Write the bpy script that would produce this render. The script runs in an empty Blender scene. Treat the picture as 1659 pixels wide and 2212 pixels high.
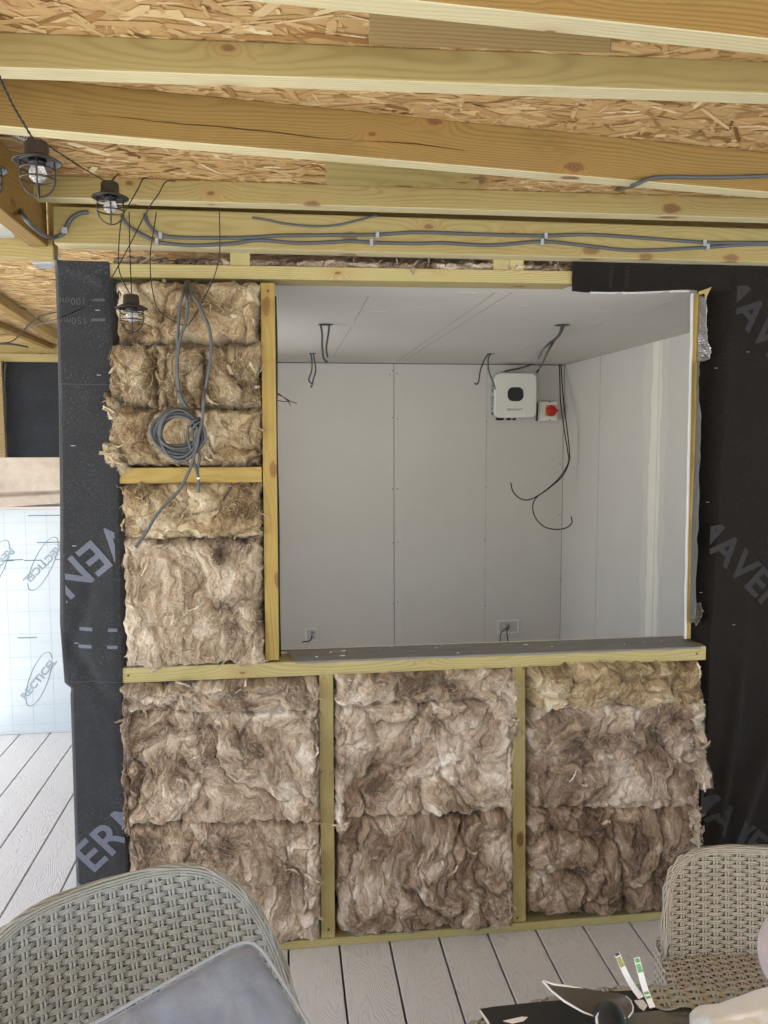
import bpy, bmesh, math, random
import numpy as np
from mathutils import Vector, Matrix
R = math.radians
S = bpy.context.scene
COL = S.collection
# ------------------------------------------------------------------ camera
F_PX = 2600 / 1.507; CX, CY = 829.5, 1106.0
pit, yaw, rol = R(5.25), R(7.08), R(-0.15)
fw = np.array([math.sin(yaw)*math.cos(pit), math.cos(yaw)*math.cos(pit), -math.sin(pit)])
rt0 = np.array([math.cos(yaw), -math.sin(yaw), 0.0]); up0 = np.cross(rt0, fw)
RT = math.cos(rol)*rt0 + math.sin(rol)*up0; UP = -math.sin(rol)*rt0 + math.cos(rol)*up0
CAM = np.array([0.0, -2.2475, 1.5])
cd = bpy.data.cameras.new('camera'); cam = bpy.data.objects.new('camera', cd); COL.objects.link(cam)
cam.matrix_world = Matrix(((RT[0], UP[0], -fw[0], CAM[0]), (RT[1], UP[1], -fw[1], CAM[1]), (RT[2], UP[2], -fw[2], CAM[2]), (0, 0, 0, 1)))
cd.sensor_width = 36; cd.lens = 36*2600/3333; cd.clip_start = 0.02; cd.clip_end = 500
S.camera = cam
# ------------------------------------------------------------------ light
W = bpy.data.worlds.new('World'); S.world = W; W.use_nodes = True
wn = W.node_tree; wn.nodes.clear()
sky = wn.nodes.new('ShaderNodeTexSky'); sky.sky_type = 'NISHITA'; sky.sun_disc = False
SUN_EL, SUN_AZ = R(58), R(215)
sky.sun_elevation = SUN_EL; sky.sun_rotation = SUN_AZ; sky.dust_density = 2.0; sky.air_density = 1.0
bg = wn.nodes.new('ShaderNodeBackground'); bg.inputs[1].default_value = 0.15
wo = wn.nodes.new('ShaderNodeOutputWorld')
wn.links.new(sky.outputs[0], bg.inputs[0]); wn.links.new(bg.outputs[0], wo.inputs[0])
sl = bpy.data.lights.new('sun', 'SUN'); so = bpy.data.objects.new('sun', sl); COL.objects.link(so)
sl.energy = 4.0; sl.angle = R(0.5); sl.color = (1.0, 0.96, 0.90)
sd = Vector((math.sin(SUN_AZ)*math.cos(SUN_EL), math.cos(SUN_AZ)*math.cos(SUN_EL), math.sin(SUN_EL)))
so.rotation_euler = sd.to_track_quat('Z', 'Y').to_euler()
S.view_settings.view_transform = 'Standard'; S.view_settings.look = 'None'
S.view_settings.gamma = 1; S.view_settings.exposure = 2.0
S.cycles.use_denoising = True
S.cycles.max_bounces = 10; S.cycles.diffuse_bounces = 7
try: S.cycles.denoiser = 'OPENIMAGEDENOISE'
except Exception: pass

# ------------------------------------------------------------------ helpers
def ray(u, v): return fw + RT*(u-CX)/F_PX - UP*(v-CY)/F_PX
def P(u, v, Y=None, Z=None, X=None):
    """world point on a plane seen at the survey pixel (u, v)"""
    d = ray(u, v)
    t = (Y-CAM[1])/d[1] if Y is not None else ((Z-CAM[2])/d[2] if Z is not None else (X-CAM[0])/d[0])
    return Vector(CAM + t*d)
def tag(o, label=None, cat=None, group=None, kind=None):
    if label: o['label'] = label
    if cat: o['category'] = cat
    if group: o['group'] = group
    if kind: o['kind'] = kind
    return o
def empty(name, loc, label, cat, group=None, rot=None):
    o = bpy.data.objects.new(name, None); COL.objects.link(o); o.location = loc
    if rot is not None: o.rotation_euler = rot
    o.empty_display_size = 0.05
    return tag(o, label, cat, group)
class MB:
    def __init__(s): s.v = []; s.f = []; s.m = []; s.sm = []
    def add(s, vs, fs, mi=0, smooth=False):
        b = len(s.v); s.v += [tuple(p) for p in vs]
        s.f += [tuple(i+b for i in f) for f in fs]; s.m += [mi]*len(fs); s.sm += [smooth]*len(fs); return s
    def box(s, a, b, mi=0):
        (x0, y0, z0), (x1, y1, z1) = a, b
        v = [(x0,y0,z0),(x1,y0,z0),(x1,y1,z0),(x0,y1,z0),(x0,y0,z1),(x1,y0,z1),(x1,y1,z1),(x0,y1,z1)]
        return s.add(v, [(3,2,1,0),(4,5,6,7),(0,1,5,4),(1,2,6,5),(2,3,7,6),(3,0,4,7)], mi)
    def tube(s, pts, r, n=8, mi=0, closed=False, flat=1.0):
        pts = [Vector(p) for p in pts]; N = len(pts); rr = r if hasattr(r, '__len__') else [r]*N
        T = []
        for i in range(N):
            a = pts[(i-1) % N] if (closed or i > 0) else pts[i]; b = pts[(i+1) % N] if (closed or i < N-1) else pts[i]
            t = (b-a); T.append(t.normalized() if t.length > 1e-9 else Vector((0,0,1)))
        ref = Vector((0, -1, 0.03)) if abs(T[0].y) < .9 else Vector((1, 0, 0))
        nrm = (ref - T[0]*ref.dot(T[0])).normalized(); vs = []
        for i in range(N):
            nrm = (nrm - T[i]*nrm.dot(T[i]))
            nrm = nrm.normalized() if nrm.length > 1e-6 else T[i].orthogonal().normalized()
            bi = T[i].cross(nrm)
            for k in range(n):
                a = 2*math.pi*k/n
                vs.append(pts[i] + nrm*math.cos(a)*rr[i]*flat + bi*math.sin(a)*rr[i])
        fs = []
        for i in range(N if closed else N-1):
            j = (i+1) % N
            for k in range(n): fs.append((i*n+k, i*n+(k+1) % n, j*n+(k+1) % n, j*n+k))
        if not closed: fs += [tuple(range(n))[::-1], tuple((N-1)*n+k for k in range(n))]
        return s.add(vs, fs, mi, True)
    def lathe(s, prof, c, axis='Z', n=32, mi=0):
        c = Vector(c); vs = []
        for (r, h) in prof:
            for k in range(n):
                a = 2*math.pi*k/n
                p = Vector((r*math.cos(a), r*math.sin(a), h)) if axis == 'Z' else Vector((r*math.cos(a), -h, r*math.sin(a)))
                vs.append(c+p)
        fs = []
        for i in range(len(prof)-1):
            for k in range(n): fs.append((i*n+k, i*n+(k+1) % n, (i+1)*n+(k+1) % n, (i+1)*n+k))
        return s.add(vs, fs, mi, True)
    def prism(s, pts, off, mi=0):
        n = len(pts); off = Vector(off); pts = [Vector(p) for p in pts]
        return s.add(pts+[p+off for p in pts], [tuple(range(n)), tuple(range(2*n-1, n-1, -1))]+[(i, i+n, (i+1) % n+n, (i+1) % n) for i in range(n)], mi)
    def build(s, name, mats, parent=None, bevel=0, seg=2, fix=True):
        me = bpy.data.meshes.new(name); me.from_pydata(s.v, [], s.f)
        for m in (mats if isinstance(mats, (list, tuple)) else [mats]): me.materials.append(m)
        me.polygons.foreach_set('material_index', s.m); me.polygons.foreach_set('use_smooth', s.sm)
        if fix:
            bm = bmesh.new(); bm.from_mesh(me); bmesh.ops.recalc_face_normals(bm, faces=bm.faces); bm.to_mesh(me); bm.free()
        me.update(); o = bpy.data.objects.new(name, me); COL.objects.link(o)
        if parent is not None: o.parent = parent
        if bevel:
            b = o.modifiers.new('bevel', 'BEVEL'); b.width = bevel; b.segments = seg; b.limit_method = 'ANGLE'; b.angle_limit = R(40)
        return o
def npmesh(name, V, Fq, mat, smooth=True, parent=None, attrs=None):
    me = bpy.data.meshes.new(name); V = np.asarray(V, np.float32); Fq = np.asarray(Fq, np.int32); k = Fq.shape[1]
    me.vertices.add(len(V)); me.vertices.foreach_set('co', V.ravel())
    me.loops.add(Fq.size); me.loops.foreach_set('vertex_index', Fq.ravel())
    me.polygons.add(len(Fq)); me.polygons.foreach_set('loop_start', np.arange(0, Fq.size, k, dtype=np.int32))
    try: me.polygons.foreach_set('loop_total', np.full(len(Fq), k, np.int32))
    except Exception: pass
    me.update(calc_edges=True)
    me.polygons.foreach_set('use_smooth', np.full(len(Fq), smooth)); me.materials.append(mat)
    for nm, arr in (attrs or {}).items():
        a = me.attributes.new(nm, 'FLOAT', 'POINT'); a.data.foreach_set('value', np.asarray(arr, np.float32))
    me.update(); o = bpy.data.objects.new(name, me); COL.objects.link(o)
    if parent is not None: o.parent = parent
    return o
def dup(o, parent=None):
    c = o.copy(); COL.objects.link(c); c.parent = parent
    for ch in [x for x in bpy.data.objects if x.parent == o]: dup(ch, c)
    return c
def spline(pts, k=8):
    p = [Vector(q) for q in pts]; p = [p[0]*2-p[1]]+p+[p[-1]*2-p[-2]]; out = []
    for i in range(1, len(p)-2):
        for j in range(k):
            t = j/k; a, b, c, d = p[i-1:i+3]
            out.append(.5*((2*b)+(c-a)*t+(2*a-5*b+4*c-d)*t*t+(3*b-a-3*c+d)*t**3))
    out.append(p[-2]); return out

# numpy noise
def _h(ix, iy, s):
    n = (ix.astype(np.int64)*374761393 + iy.astype(np.int64)*668265263 + s*982451653) & 0xffffffff
    n = ((n ^ (n >> 13))*1274126177) & 0xffffffff
    n = ((n ^ (n >> 16))*2246822519) & 0xffffffff
    return ((n ^ (n >> 15)) & 0xffffff)/float(0xffffff)
def gn(x, y, s=0):
    ix, iy = np.floor(x), np.floor(y); fx, fy = x-ix, y-iy
    def g(i, j):
        a = _h(ix+i, iy+j, s)*2*np.pi; return np.cos(a)*(fx-i)+np.sin(a)*(fy-j)
    u = fx*fx*fx*(fx*(fx*6-15)+10); v = fy*fy*fy*(fy*(fy*6-15)+10)
    return ((g(0,0)*(1-u)+g(1,0)*u)*(1-v)+(g(0,1)*(1-u)+g(1,1)*u)*v)*1.5
def fbm(x, y, s=0, o=4):
    r = 0; a = 1; t = 0
    for i in range(o): r = r+a*gn(x*2**i, y*2**i, s+i*17); t += a; a *= .5
    return r/t
def worley(x, y, s=0):
    ix, iy = np.floor(x), np.floor(y); d1 = np.full(x.shape, 9.); d2 = d1.copy(); idv = np.zeros(x.shape)
    for i in (-1, 0, 1):
        for j in (-1, 0, 1):
            px = ix+i+_h(ix+i, iy+j, s+3); py = iy+j+_h(ix+i, iy+j, s+11)
            d = np.hypot(px-x, py-y); c = _h(ix+i, iy+j, s+29)
            idv = np.where(d < d1, c, idv); d2 = np.where(d < d1, d1, np.minimum(d2, d)); d1 = np.minimum(d1, d)
    return d1, d2, idv

# ------------------------------------------------------------------ materials
class NT:
    def __init__(s, name, rough=.7, spec=.3):
        s.m = bpy.data.materials.new(name); s.m.use_nodes = True; s.t = s.m.node_tree
        s.b = s.t.nodes['Principled BSDF']; s.b.inputs['Roughness'].default_value = rough
        s.b.inputs['Specular IOR Level'].default_value = spec
    def n(s, ty, ins=None, **pr):
        nd = s.t.nodes.new('ShaderNode'+ty)
        for k, v in pr.items(): setattr(nd, k, v)
        for k, v in (ins or {}).items():
            i = nd.inputs[k]
            if hasattr(v, 'is_output') or isinstance(v, bpy.types.NodeSocket): s.t.links.new(v, i)
            else: i.default_value = v
        return nd
    def math(s, op, a, b=0.0, c=0.0, clamp=False):
        nd = s.n('Math', {0: a, 1: b, 2: c}, operation=op); nd.use_clamp = clamp; return nd.outputs[0]
    def vmath(s, op, a, b=(0, 0, 0)): return s.n('VectorMath', {0: a, 1: b}, operation=op).outputs[0]
    def noise(s, vec, sc, det=4, ro=.5, dist=0): return s.n('TexNoise', {'Vector': vec, 'Scale': sc, 'Detail': det, 'Roughness': ro, 'Distortion': dist}).outputs['Fac']
    def ramp(s, f, stops, interp='LINEAR'):
        nd = s.n('ValToRGB', {'Fac': f}); cr = nd.color_ramp; cr.interpolation = interp
        while len(cr.elements) < len(stops): cr.elements.new(.5)
        for e, (p, c) in zip(cr.elements, stops): e.position = p; e.color = (*c, 1) if len(c) == 3 else c
        return nd.outputs[0]
    def mix(s, f, a, b, bt='MIX'):
        nd = s.n('Mix', data_type='RGBA', blend_type=bt)
        for i, v in ((0, f), (6, a), (7, b)):
            if isinstance(v, bpy.types.NodeSocket): s.t.links.new(v, nd.inputs[i])
            else: nd.inputs[i].default_value = (*v, 1) if hasattr(v, '__len__') and len(v) == 3 else v
        return nd.outputs[2]
    def co(s): return s.n('TexCoord').outputs['Object']
    def map(s, v, sc=(1, 1, 1), rot=(0, 0, 0), loc=(0, 0, 0)): return s.n('Mapping', {'Vector': v, 'Scale': sc, 'Rotation': rot, 'Location': loc}).outputs[0]
    def col(s, c): s.link(c, 'Base Color') if isinstance(c, bpy.types.NodeSocket) else setattr(s.b.inputs['Base Color'], 'default_value', (*c, 1))
    def link(s, o, k): s.t.links.new(o, s.b.inputs[k])
    def bump(s, h, st=.5, d=.002):
        s.link(s.n('Bump', {'Height': h, 'Strength': st, 'Distance': d}).outputs[0], 'Normal')
def plain(name, c, rough=.6, spec=.4, metal=0, var=.0, vs=30, bump=0, bs=200):
    t = NT(name, rough, spec); t.b.inputs['Metallic'].default_value = metal
    if var:
        n = t.noise(t.co(), vs, 5, .6)
        t.col(t.mix(n, tuple(x*(1-var) for x in c), tuple(min(1, x*(1+var)) for x in c)))
    else: t.col(c)
    if bump: t.bump(t.noise(t.co(), bs, 4, .6), bump, .001)
    return t.m
def wood(name, light, dark, knot=(.16, .07, .025), ring=190, green=.0, rough=.62, cut=.06):
    """sawn softwood: growth rings seen on the faces, knots, fine fibre"""
    t = NT(name, rough, .25); oi = t.n('ObjectInfo').outputs['Random']
    off = t.n('CombineXYZ', {'X': t.math('MULTIPLY', oi, 37.0), 'Y': 0.0, 'Z': 0.0}).outputs[0]
    co = t.vmath('ADD', t.co(), off)
    sx0 = t.n('SeparateXYZ', {0: co}); kvec = t.n('CombineXYZ', {'X': t.math('MULTIPLY', sx0.outputs['X'], 4.2), 'Y': t.math('MULTIPLY', t.math('ADD', sx0.outputs['Y'], sx0.outputs['Z']), 9.0), 'Z': 0.0}).outputs[0]
    kv = t.n('TexVoronoi', {'Vector': t.vmath('ADD', kvec, t.vmath('SCALE', t.n('TexNoise', {'Vector': t.map(co, (30, 60, 60)), 'Scale': 1.0}).outputs['Color'])), 'Scale': 1.0, 'Randomness': 1.0}, voronoi_dimensions='2D')
    [n for n in t.t.nodes if n.type == 'VECT_MATH' and n.operation == 'SCALE'][0].inputs[3].default_value = .08
    gate = t.math('GREATER_THAN', t.n('SeparateColor', {0: kv.outputs['Color']}).outputs[0], .45)
    kd = t.math('SUBTRACT', 1.0, t.math('MULTIPLY', kv.outputs['Distance'], 1.0))
    kinf = t.math('MULTIPLY', t.math('POWER', t.math('MAXIMUM', kd, 0.0), 9.0), gate)       # soft influence
    krad = t.math('MULTIPLY_ADD', t.n('SeparateColor', {0: kv.outputs['Color']}).outputs[1], .075, .035)
    kq = t.math('DIVIDE', kv.outputs['Distance'], krad)
    kcore = t.math('MULTIPLY', t.n('MapRange', {0: kq, 1: .75, 2: 1.25, 3: 1.0, 4: 0.0}).outputs[0], gate)
    kring = t.math('MULTIPLY', t.math('MULTIPLY_ADD', t.math('SINE', t.math('MULTIPLY', kq, 16.0)), .5, .5), kcore)
    low = t.noise(t.map(co, (1.1, 3, 3)), 1.0, 2, .4)
    low2 = t.noise(t.map(co, (2.3, 9, 9)), 1.0, 3, .5)
    sx = t.n('SeparateXYZ', {0: t.co()})
    py = t.math('ADD', sx.outputs['Y'], t.math('MULTIPLY_ADD', low, .10, cut-.05))
    pz = t.math('ADD', sx.outputs['Z'], t.math('MULTIPLY_ADD', oi, .08, -.06))
    r = t.math('SQRT', t.math('ADD', t.math('MULTIPLY', py, py), t.math('MULTIPLY', pz, pz)))
    r = t.math('ADD', r, t.math('MULTIPLY', low2, .012)); r = t.math('ADD', r, t.math('MULTIPLY', kinf, .035))
    w = t.math('MULTIPLY_ADD', t.math('SINE', t.math('MULTIPLY', r, ring*6.283)), .5, .5)
    w = t.math('POWER', w, 2.2)
    fib = t.noise(t.map(co, (6, 420, 420)), 1.0, 3, .6)
    blot = t.noise(t.map(co, (2.5, 14, 14)), 1.0, 4, .6); dirt = t.noise(t.map(co, (5, 12, 12)), 1.0, 6, .7)
    c = t.mix(t.math('MULTIPLY', w, t.n('MapRange', {0: low2, 1: .3, 2: .7, 3: .35, 4: .9}).outputs[0]), light, dark)
    c = t.mix(t.math('MULTIPLY', fib, .30), c, tuple(x*.62 for x in dark))
    c = t.mix(t.n('MapRange', {0: blot, 1: .35, 2: .75, 3: 0.0, 4: .45}).outputs[0], c, tuple(x*y for x, y in zip(light, (.93, .88, .66))))
    c = t.mix(t.math('MULTIPLY', kinf, .55), c, tuple(x*2.2 for x in knot))
    c = t.mix(t.math('MULTIPLY', kcore, .72), c, tuple(x*1.15 for x in knot)); c = t.mix(t.math('MULTIPLY', kring, .55), c, tuple(x*.45 for x in knot))
    c = t.mix(t.n('MapRange', {0: dirt, 1: .52, 2: .78, 3: 0.0, 4: .42}).outputs[0], c, tuple(x*.55 for x in dark))
    spk = t.n('MapRange', {0: t.noise(t.map(co, (30, 60, 60)), 1.0, 3, .7), 1: .70, 2: .78, 3: 0.0, 4: .5}).outputs[0]
    c = t.mix(spk, c, tuple(min(1, x*1.35) for x in light))
    c = t.mix(t.math('MULTIPLY', oi, .38), c, tuple(x*.62 for x in light)); t.col(c)
    t.bump(t.math('ADD', t.math('MULTIPLY', fib, .6), t.math('MULTIPLY', w, .35)), .35, .0012)
    return t.m
M = {}
M['joist'] = wood('pale_timber', (.41, .335, .14), (.275, .20, .07))
M['joist_gold'] = wood('golden_timber', (.31, .20, .062), (.18, .106, .030), ring=230)
M['sapwood_lit'] = wood('pale_sapwood_lit_underside', (.70, .64, .42), (.54, .46, .25), ring=120)  # joist undersides: pale edge wood, with bounce light put into the colour
M['stud'] = wood('treated_timber', (.49, .425, .205), (.31, .24, .085), ring=230)
M['stud_gold'] = wood('yellow_timber', (.47, .345, .11), (.31, .20, .05), ring=150)
M['old_board'] = wood('weathered_timber', (.36, .26, .12), (.22, .14, .055))

def mat_osb():
    t = NT('strand_board', .6, .3); a = t.n('Attribute', attribute_name='tone').outputs['Fac']; co = t.co()
    c = t.ramp(a, [(0, (.11, .05, .016)), (.12, (.23, .11, .035)), (.3, (.38, .225, .085)), (.5, (.54, .365, .165)), (.75, (.68, .52, .27)), (1, (.84, .72, .47))])
    f = t.noise(t.map(co, (60, 500, 60)), 1, 3, .6); f2 = t.noise(co, 60, 4, .6)
    c = t.mix(t.math('MULTIPLY', f2, .35), c, (.42, .22, .08)); t.col(c)
    t.bump(t.math('ADD', f, f2), .5, .001); return t.m
M['osb'] = mat_osb()
def mat_wool(name, c0, c1, c2, c3):
    t = NT(name, .95, .1); a = t.n('Attribute', attribute_name='tone').outputs['Fac']
    fl = t.n('Attribute', attribute_name='flow').outputs['Vector']; co = t.co()
    n1 = t.noise(fl, 26, 4, .6, .6)
    n2 = t.noise(t.map(fl, (1, 1, .30)), 95, 5, .68, 1.2)
    n3 = t.noise(t.map(fl, (1, 1, .16)), 420, 3, .7, 1.0)
    n4 = t.noise(co, 520, 3, .7)
    f = t.math('ADD', t.math('MULTIPLY', n1, .55), t.math('MULTIPLY', n2, .55))
    f = t.math('ADD', f, t.math('MULTIPLY_ADD', a, .50, -.30))
    c = t.ramp(f, [(.29, c0), (.44, c1), (.59, c2), (.80, c3)])
    c = t.mix(t.n('MapRange', {0: n3, 1: .50, 2: .80, 3: 0.0, 4: .28}).outputs[0], c, tuple(min(.9, x*1.15) for x in c3))
    c = t.mix(t.n('MapRange', {0: n3, 1: .48, 2: .25, 3: 0.0, 4: .22}).outputs[0], c, c1)
    c = t.mix(t.n('MapRange', {0: n4, 1: .62, 2: .75, 3: 0.0, 4: .35}).outputs[0], c, c0)
    t.col(c)
    t.b.inputs['Sheen Weight'].default_value = .15; t.b.inputs['Sheen Roughness'].default_value = .5
    h = t.math('ADD', t.math('MULTIPLY', n2, 1.0), t.math('ADD', t.math('MULTIPLY', n3, .45), t.math('MULTIPLY', n4, .2)))
    t.bump(h, .8, .005); return t.m
M['wool_gold_warmlit'] = mat_wool('golden_warm_lit_wool', (.085, .05, .022), (.26, .175, .088), (.45, .345, .20), (.78, .70, .53))  # golden tone includes warm light off the timber, put into the wool colour
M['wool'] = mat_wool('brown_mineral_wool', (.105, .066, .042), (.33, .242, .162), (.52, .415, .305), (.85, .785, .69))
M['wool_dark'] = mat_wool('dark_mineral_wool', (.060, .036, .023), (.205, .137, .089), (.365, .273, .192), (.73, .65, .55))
def mat_membrane(name, c, c2, sheen=.2):
    t = NT(name, .92, .12); co = t.co()
    n = t.noise(co, 260, 4, .75); n2 = t.noise(co, 9, 5, .65)
    f = t.n('MapRange', {0: n, 1: .52, 2: .72, 3: 0.0, 4: 1.0}).outputs[0]
    f = t.math('MULTIPLY', f, t.n('MapRange', {0: n2, 1: .35, 2: .7, 3: .25, 4: 1.0}).outputs[0])
    w = t.n('TexWave', {'Vector': t.map(co, (1, 0, 1)), 'Scale': 90.0, 'Distortion': .6, 'Detail': 1.0}, wave_type='BANDS', bands_direction='DIAGONAL').outputs['Fac']
    cc = t.mix(f, c, c2); cc = t.mix(t.math('MULTIPLY', w, .25), cc, tuple(x*.5 for x in c)); t.col(cc)
    t.b.inputs['Sheen Weight'].default_value = sheen
    t.bump(t.math('ADD', t.math('MULTIPLY', n, .5), w), .35, .0008); return t.m
M['mem'] = mat_membrane('black_roofing_membrane', (.030, .032, .036), (.15, .158, .17), .25)
M['mem_dark'] = mat_membrane('dark_brown_membrane', (.0135, .0112, .0095), (.055, .047, .040), .04)
M['ink'] = plain('grey_print', (.135, .15, .19), .85, .15, var=.45, vs=300)
M['ink_faint'] = plain('faint_grey_print', (.075, .08, .088), .7, .3, var=.5, vs=350)
M['ink_dark'] = plain('dim_grey_print', (.034, .033, .035), .85, .15, var=.6, vs=300)
def mat_plaster():
    t = NT('plasterboard', .85, .2); co = t.co()
    c = t.mix(t.noise(co, 1.7, 4, .6), (.60, .575, .53), (.70, .675, .63))
    sp = t.n('MapRange', {0: t.noise(co, 420, 3, .7), 1: .55, 2: .8, 3: 0.0, 4: .25}).outputs[0]
    c = t.mix(sp, c, (.30, .28, .26))
    sc = t.n('MapRange', {0: t.noise(t.map(co, (4, 9, 22)), 1, 5, .75), 1: .70, 2: .74, 3: 0.0, 4: .5}).outputs[0]
    t.col(t.mix(sc, c, (.60, .58, .55))); t.bump(t.noise(co, 300, 3, .6), .15, .0006); return t.m
M['plaster'] = mat_plaster()
M['filler'] = plain('dried_filler', (.84, .81, .71), .9, .1, var=.07, vs=12, bump=.3, bs=60)
M['filler_grey'] = plain('thin_filler', (.69, .66, .61), .9, .1, var=.06, vs=20)
M['tape'] = plain('joint_tape_paper', (.66, .63, .585), .9, .1)
M['seam'] = plain('dark_seam', (.10, .095, .085), .9, .1)
M['seam_soft'] = plain('soft_seam', (.42, .405, .375), .9, .1)
M['cable'] = plain('grey_cable_sheath', (.075, .081, .084), .42, .4, var=.08, vs=20)
M['cable_dark'] = plain('dark_grey_cable', (.06, .065, .068), .45, .5)
M['black_wire'] = plain('black_wire', (.012, .010, .010), .5, .4)
M['brown_metal'] = plain('dark_bronze_paint', (.030, .024, .019), .45, .5, var=.2, vs=40, bump=.2)
M['steel'] = plain('galvanised_steel', (.62, .66, .70), .38, .5, 1.0, var=.12, vs=40)
M['clip'] = plain('grey_clip', (.33, .34, .35), .5, .4)
M['white_plastic'] = plain('white_plastic', (.78, .78, .74), .35, .5)
M['white_enamel'] = plain('cream_white_casing', (.80, .80, .74), .3, .5)
M['grey_plastic'] = plain('light_grey_plastic', (.55, .55, .53), .4, .5)
M['dark_glass'] = plain('dark_display', (.022, .024, .026), .18, .5)
M['black'] = plain('black_plastic', (.012, .012, .013), .4, .4)
M['red'] = plain('red_plastic', (.48, .018, .02), .35, .5)
M['yellow'] = plain('yellow_plastic', (.70, .42, .03), .45, .4)
M['label_grey'] = plain('grey_label_print', (.28, .29, .30), .6, .3, var=.4, vs=120)
M['blue_ink'] = plain('blue_label_print', (.05, .16, .38), .6, .3)
def mat_glass():
    t = NT('clear_crackle_glass', .08, .5); t.col((.95, .95, .95)); t.b.inputs['Transmission Weight'].default_value = .75
    t.b.inputs['IOR'].default_value = 1.45
    t.bump(t.n('TexVoronoi', {'Vector': t.co(), 'Scale': 160.0}).outputs['Distance'], .8, .003); return t.m
M['glass'] = mat_glass()
def mat_wicker(name, a, b, rough=.5):
    t = NT(name, rough, .35); co = t.co()
    n = t.noise(co, 26, 4, .6); n2 = t.noise(t.map(co, (1, 1, 1)), 260, 3, .7)
    c = t.mix(n, a, b); c = t.mix(t.math('MULTIPLY', n2, .4), c, tuple(x*.55 for x in a)); t.col(c)
    t.bump(n2, .25, .0006); return t.m
M['wick_green'] = mat_wicker('grey_green_wicker', (.30, .315, .295), (.47, .485, .455))
M['wick_beige'] = mat_wicker('beige_wicker', (.36, .32, .255), (.56, .515, .44))
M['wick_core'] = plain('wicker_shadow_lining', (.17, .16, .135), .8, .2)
def mat_fabric(name, c, c2, sc=420, blot=0.25):
    t = NT(name, .9, .15); co = t.co()
    n = t.noise(co, 14, 4, .6, .6); k = t.n('TexVoronoi', {'Vector': co, 'Scale': sc}).outputs['Distance']
    t.col(t.mix(t.n('MapRange', {0: n, 1: .35, 2: .7}).outputs[0], c, c2)); t.b.inputs['Sheen Weight'].default_value = .3
    t.bump(t.math('ADD', k, t.math('MULTIPLY', n, .25)), .35, .0006); return t.m
M['cushion'] = mat_fabric('blue_grey_cushion_cloth', (.19, .23, .315), (.30, .345, .44))
M['piping'] = plain('pale_grey_piping', (.34, .37, .42), .85, .1)
M['mauve'] = mat_fabric('dusty_mauve_cloth', (.50, .42, .41), (.56, .48, .47))
M['tarp'] = mat_fabric('tan_sheet_cloth', (.42, .36, .29), (.52, .455, .375), 500)
def mat_deck():
    t = NT('composite_decking', .55, .35); co = t.co(); sx = t.n('SeparateXYZ', {0: co})
    bid = t.math('FLOOR', t.math('DIVIDE', t.math('SUBTRACT', sx.outputs['X'], DECK0), DECKP))
    rnd = t.math('MULTIPLY', t.math('SINE', t.math('MULTIPLY', bid, 12.9898)), 7.31)
    lx = t.math('SUBTRACT', sx.outputs['X'], t.math('MULTIPLY_ADD', bid, DECKP, DECK0+DECKP/2))
    vec = t.n('CombineXYZ', {'X': lx, 'Y': sx.outputs['Y'], 'Z': rnd}).outputs[0]
    nz = t.noise(t.map(vec, (7, 2.2, 1)), 1.0, 2, .45); nz2 = t.noise(t.map(vec, (60, 9, 1)), 1.0, 3, .6)
    cat = t.math('MULTIPLY', t.math('POWER', t.math('ABSOLUTE', lx), 1.6), 2.2)
    g = t.math('ADD', t.math('ADD', cat, t.math('MULTIPLY', nz, .62)), t.math('MULTIPLY', nz2, .03))
    w = t.math('MULTIPLY_ADD', t.math('SINE', t.math('MULTIPLY', g, 400.0)), .5, .5); w = t.math('POWER', w, 3.0)
    brk = t.n('MapRange', {0: t.noise(t.map(vec, (40, 12, 1)), 1.0, 3, .6), 1: .35, 2: .6}).outputs[0]; w = t.math('MULTIPLY', w, brk)
    tone = t.noise(co, 1.3, 3, .5)
    c = t.mix(tone, (.60, .605, .585), (.70, .71, .69)); c = t.mix(t.math('MULTIPLY', w, .32), c, (.42, .415, .395))
    sp = t.noise(t.map(vec, (300, 60, 1)), 1, 2, .6); c = t.mix(t.math('MULTIPLY', sp, .2), c, (.6, .57, .55)); t.col(c)
    t.bump(t.math('SUBTRACT', 1.0, w), .5, .0012); return t.m
# ================================================================== SETTING
pl = [P(1431/1.507, 3057/1.507, Z=0), P(1588/1.507, 3042/1.507, Z=0), P(1744/1.507, 3031/1.507, Z=0), P(1899/1.507, 3014/1.507, Z=0), P(2050/1.507, 3004/1.507, Z=0)]
DECKP = (pl[4].x-pl[0].x)/4; DECK0 = sum(p.x for p in pl)/5-2*DECKP
M['deck'] = mat_deck()
mb = MB(); k0 = int(-4.6/DECKP)
for k in range(k0, k0+68):
    x0 = DECK0+k*DECKP+.003; x1 = DECK0+(k+1)*DECKP-.003
    if x0 > 4.0: break
    mb.box((x0, -5.2, -.022), (x1, 3.95, 0))
tag(mb.build('deck', M['deck'], bevel=.002, seg=2), kind='structure')
t = NT('garden_paving', .9, .2); t.col(t.mix(t.noise(t.co(), 3, 5, .6), (.50, .50, .48), (.62, .62, .60))); M['paving'] = t.m
mb = MB(); mb.add([(-60, -60, -.12), (60, -60, -.12), (60, 60, -.12), (-60, 60, -.12)], [(0, 1, 2, 3)])
tag(mb.build('ground', M['paving'], fix=False), kind='structure')

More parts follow.
